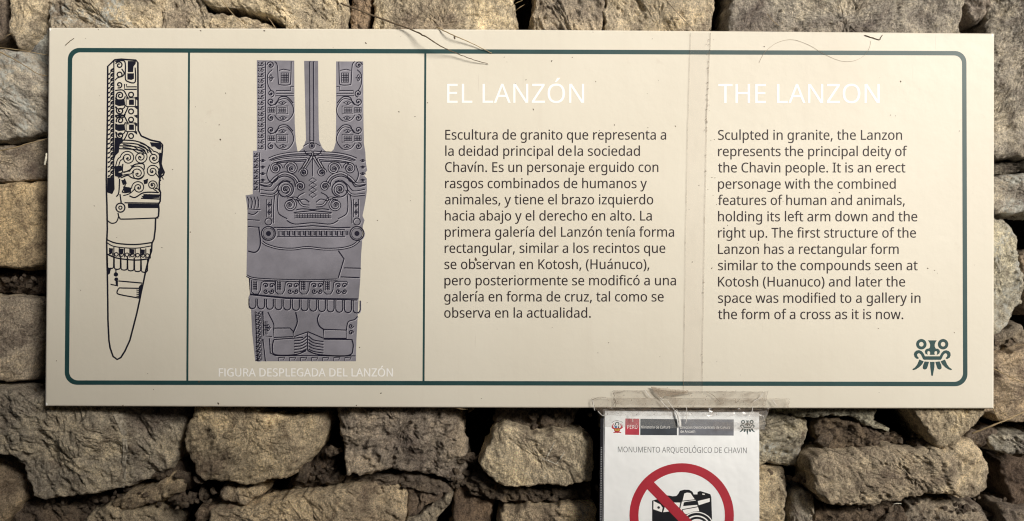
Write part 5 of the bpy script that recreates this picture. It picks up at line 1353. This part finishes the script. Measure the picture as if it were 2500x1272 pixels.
# clear film folded over the top of the page, grimy over the header
sheet('sleeve_film', ((1470, 1000), (1872, 1003), (1868, 1048), (1476, 1042)), PN, 0.0008, M_FILM, 60, 10, 0.0006, notice, 9, ragged=3)
sheet('sleeve_film', ((1741, 1030), (1854, 1032), (1852, 1050), (1745, 1052)), PN, 0.0026, M_TAPE_DIRTY, 30, 8, 0.0004, notice, 12, ragged=3)

def tape_h(quad, off, seed, label, mapper=PS, mat=None, amp=.0016, folds=(), pale=()):
    cxx = sum(q[0] for q in quad) / 4; cyy = sum(q[1] for q in quad) / 4
    c0 = mapper(cxx, cyy, off)
    t = empty('sticky_tape', c0, label=label, cat='tape', group='strips of clear tape on the sign')
    t['_w'] = tuple(c0)
    sheet('tape_film', quad, mapper, off, mat or M_TAPE_DIRTY, 90, 14, amp, t, seed, ragged=4)
    m = MB(); r = random.Random(seed)
    e = [quad[0], quad[1]]
    def wob(p, q, n, s):
        return [(p[0] + (q[0] - p[0]) * i / n + r.gauss(0, s), p[1] + (q[1] - p[1]) * i / n + r.gauss(0, s)) for i in range(n + 1)]
    ribbon(m, wob(quad[0], quad[1], 30, .5), 1.1, mapper, off + amp * 1.2)
    ribbon(m, wob(quad[1], quad[2], 6, 1.2), 1.0, mapper, off + amp * 1.2)
    ribbon(m, wob(quad[0], quad[3], 6, 1.4), 1.6, mapper, off + amp * 1.2)
    for f in folds: ribbon(m, smooth_path(f, 4), 1.8, mapper, off + amp * 1.4)
    for _ in range(26):
        x = r.uniform(quad[0][0], quad[1][0]); y = r.uniform(quad[0][1], quad[3][1]); s = r.uniform(.6, 1.7)
        poly(m, circ(x, y, s, 6), mapper, off + amp * 1.3)
    o_ = m.build('grimy_edge', M_GRIME2, t); o_['kind'] = 'stuff'
    if pale:
        for f in pale:
            m = MB(); m.tube([mapper(x, y, off + amp * 1.6) for x, y in smooth_path(f, 4)], 0.0004, 5); m.build('crease', M_CREASE, t)
M_CREASE = plain('raised_tape_crease', (0.78, 0.76, 0.72, 1), 0.15, 0.6)
tape_h(((1497, 953), (1876, 957), (1868, 990), (1500, 988)), 0.0016, 21, 'upper strip of grimy clear tape across the bottom edge of the sign', folds=([(1590, 946), (1640, 958), (1690, 960), (1610, 972)], [(1724, 956), (1742, 966), (1757, 981)], [(1520, 957), (1500, 958), (1497, 965)]),
       pale=([(1575, 953), (1581, 962), (1588, 970)], [(1596, 954), (1606, 966), (1620, 976)], [(1862, 960), (1856, 970), (1840, 980)]))
tape_h(((1446, 972), (1928, 974), (1924, 995), (1450, 997)), 0.0034, 33, 'long lower strip of grimy tape with a curled left end along the sign bottom', folds=([(1446, 976), (1462, 970), (1480, 971)], [(1796, 974), (1796, 984), (1806, 975)], [(1500, 972), (1504, 984), (1502, 994)]),
       pale=([(1447, 977), (1449, 990), (1452, 1002)], [(1612, 976), (1624, 990), (1634, 1000)], [(1630, 978), (1640, 992), (1648, 1004)], [(1886, 976), (1892, 984), (1896, 990)]))
tape_h(((1452, 994), (1880, 996), (1872, 1016), (1476, 1014)), 0.0022, 47, 'crumpled clear tape bridging the gap from sign to the white notice', mapper=lambda x, y, o=0: PN(x, y, o + .0006), amp=.0024,
       folds=([(1470, 1002), (1600, 1000), (1700, 1003), (1860, 1000)],),
       pale=([(1652, 1000), (1657, 1016), (1660, 1040)], [(1676, 994), (1677, 1015), (1674, 1034)], [(1838, 992), (1836, 1004), (1830, 1012)], [(1460, 1004), (1470, 1014), (1477, 1013)], [(1540, 1010), (1544, 1020), (1545, 1030)]))
# flap of brownish tape near the middle
def flap():
    c0 = PS(1640, 955, .004)
    t = empty('sticky_tape', c0, label='short brown-stained flap of tape peeling up above the notice', cat='tape', group='strips of clear tape on the sign')
    t['_w'] = tuple(c0)
    sheet('tape_film', ((1588, 944), (1680, 953), (1676, 962), (1606, 970)), PS, 0.0042, film_material('brown_stained_tape', (0.45, 0.36, 0.27, 1), 0.45, 0.4, 0.06, 30), 24, 8, 0.0012, t, 5, ragged=3)
flap()

# torn sliver of the sleeve standing up
def sliver(name, pts, wds, mat, label, cat):
    m = MB()
    P = smooth_path(pts, 5)
    n = len(P)
    L = []; 
    for i, (x, y) in enumerate(P):
        w_ = np.interp(i / (n - 1), np.linspace(0, 1, len(wds)), wds) / 2
        L.append((x, y, w_))
    k = len(L)
    for (o_, s) in ((0.0030, -1), (0.0034, 1)):
        m.v += [PN(x + s * w_, y, o_ + 0.002 * math.sin(i / n * 3)) for i, (x, y, w_) in enumerate(L)]
    for i in range(k - 1): m.f.append((i, i + 1, k + i + 1, k + i))
    o = m.build(name, mat); tag(o, label, cat)
sliver('torn_film_strip', [(1648, 1001), (1653, 1012), (1659, 1030), (1661, 1042)], (3, 8, 8, 4), M_WHITE, 'torn white sliver of plastic over the notice header', 'scrap')

# ------------------------------------------------------------------ straws, twigs, small finds
def stem(name, pts, r0, r1, mat, label, cat, group=None):
    """pts: (px, py, y-depth)"""
    P = smooth_path([PW(x, y, d) if d is not None else PS(x, y, r0 * .9 + .0002) for x, y, d in pts], 7)
    n = len(P); rk = random.Random(int(pts[0][0] * 3 + pts[0][1]))
    k = 0.0 if name == 'peg' else 0.16
    P = [(x + rk.gauss(0, r0 * k), y, z + rk.gauss(0, r0 * k)) for x, y, z in P]
    m = MB(); m.tube(P, [(r0 + (r1 - r0) * i / (n - 1)) * rk.uniform(.8, 1.15) for i in range(n)], 6)
    o = m.build(name, mat, smooth=True); tag(o, label, cat, group); return o
SG = 'dry grass stems caught on the wall'
SF = -0.0335
stem('twig', [(832, 8, -.020), (900, 34, -.030), (1000, 71, -.040), (1040, 90, -.050), (1072, 110, -.050), (1110, 128, -.040), (1150, 144, -.037), (1192, 156, None)], .0013, .0004, M_TWIG, 'long dark curved twig falling across the sign top, over the teal border', 'twig')
stem('twig', [(1066, 66, -.030), (1100, 83, -.040), (1150, 105, -.036), (1201, 130, None)], .0009, .0004, M_STRAW, 'short straight straw on the sign top, just right of the dark twig', 'straw', SG)
stem('twig', [(2111, 86, None), (2130, 92, None), (2147, 97, None), (2150, 92, None), (2155, 85, None)], .0006, .0004, M_TWIG, 'tiny bent dark twig near the upper right corner of the sign', 'twig')
stem('twig', [(160, 110, None), (170, 101, None), (181, 93, None)], .0005, .0003, M_TWIG, 'tiny straight twig bit near the upper left corner of the sign', 'twig')
stem('hair', [(1853, 153, None), (1868, 127, None), (1898, 104, None), (1935, 97, None), (1975, 110, None), (2010, 131, None), (2050, 148, None), (2082, 149, None), (2108, 137, None), (2122, 118, None), (2126, 100, None)], 0.00018, .00012, M_HAIR, 'fine wavy hair stuck over the top right border line', 'hair')
stem('grass_stem', [(520, -30, -.022), (560, 25, -.026), (606, 72, -.024), (625, 100, -.02)], .0006, .0004, M_STRAW, 'pale thin straw slanting over the stone above the carved picture', 'straw', SG)
stem('grass_stem', [(655, 44, -.024), (666, 58, -.026), (678, 78, -.02)], .0005, .0003, M_STRAW, 'short straw on the stone above the three-pronged carved picture', 'straw', SG)
stem('grass_stem', [(704, 74, -.024), (722, 60, -.028), (742, 46, -.024)], .0005, .0003, M_STRAW, 'short straw rising to the right behind the sign top edge', 'straw', SG)
stem('grass_stem', [(1600, -30, -.022), (1645, 22, -.026), (1697, 78, -.020)], .0005, .0004, M_TWIG, 'thin straw slanting over the stone left of the dark slot', 'straw', SG)
stem('grass_stem', [(-40, 112, -.02), (30, 120, -.024), (80, 128, -.024), (122, 136, -.012)], .0006, .0004, M_STRAW, 'nearly level straw at the upper left beside the sign corner', 'straw', SG)
stem('grass_stem', [(-30, 112, -.022), (20, 137, -.028), (60, 160, -.030), (92, 180, -.026), (124, 187, -.012)], .0008, .0005, M_STRAW, 'straw curving over the lime-stained stone left of the sign', 'straw', SG)
stem('grass_stem', [(-30, 374, -.016), (30, 362, -.018), (70, 350, -.018), (122, 337, -.014)], .0009, .0006, M_STRAW, 'thick pale straw lying in the joint left of the sign', 'straw', SG)
stem('grass_stem', [(2372, 1059, -.022), (2430, 1036, -.030), (2470, 1020, -.030), (2540, 986, -.024)], .0013, .0009, M_STRAW, 'thick brown stalk jutting right below the sign corner', 'straw', SG)
stem('grass_stem', [(2426, 900, -.012), (2450, 912, -.016), (2480, 927, -.018), (2540, 950, -.014)], .0007, .0005, M_STRAW, 'thin straw on the flat stone right of the sign', 'straw', SG)
stem('grass_stem', [(2424, 990, -.014), (2430, 1010, -.024), (2438, 1024, -.026), (2446, 1034, -.024)], .0007, .0004, M_STRAW, 'small hooked straw under the lower right corner of the sign', 'straw', SG)
stem('grass_stem', [(1104, 990, -.018), (1114, 996, -.026), (1128, 999, -.026), (1142, 999, -.02)], .0007, .0004, M_STRAW, 'curled pale straw just under the sign bottom edge', 'straw', SG)
stem('grass_stem', [(2178, 1237, -.022), (2184, 1230, -.026), (2194, 1229, -.026), (2200, 1230, -.022)], .0006, .0004, M_BONE, 'tiny white fibre under the big lower right stone', 'straw', SG)
r_ = random.Random(4)
for i, (x, y, lab) in enumerate(((1262, 8, 'dark wiry rootlet at the top of the black slot'), (1268, 20, 'thin rootlet hanging in the black slot above the sign'), (2448, 1004, 'wispy straw beside the sign lower right corner'), (2440, 1018, 'wispy straw over the dark gap at lower right'), (18, 90, 'wispy straw in the upper left joint'), (1890, 50, 'faint wisp on the grey stone above the English text'))):
    a = r_.uniform(-.9, .9); L_ = r_.uniform(14, 26)
    stem('grass_stem', [(x - L_ * math.cos(a), y - L_ * math.sin(a), -.012), (x, y + r_.uniform(-6, 6), -.020), (x + L_ * math.cos(a), y + L_ * math.sin(a), -.012)], .0004, .0003, M_STRAW, lab, 'straw', SG)
stem('peg', [(113.5, 374, -.030), (112.5, 386, -.031), (109, 402, -.030)], .0012, .0015, M_BONE, 'small white splinter standing at the left edge of the sign', 'splinter')
def shell():
    m = MB()
    P = [Vector(PW(628, 1003.5, -0.004))]
    c = P[0]; n, k = 14, 8
    for i in range(k + 1):
        ph = math.pi * i / k
        for j in range(n):
            th = 2 * math.pi * j / n
            r = .0040 * (1 + .12 * math.sin(ph * 5))
            m.v.append((c.x + r * math.cos(th) * math.sin(ph) * .92, c.y + r * .8 * math.cos(ph), c.z + r * .72 * math.sin(th) * math.sin(ph)))
    for i in range(k):
        for j in range(n):
            j2 = (j + 1) % n
            m.f.append((i * n + j, i * n + j2, (i + 1) * n + j2, (i + 1) * n + j))
    o = m.build('snail_shell', M_BONE, smooth=True); tag(o, 'tiny white snail shell on the stone just below the sign', 'shell')
shell()
for o in bpy.data.objects:
    if '_w' in o: del o['_w']
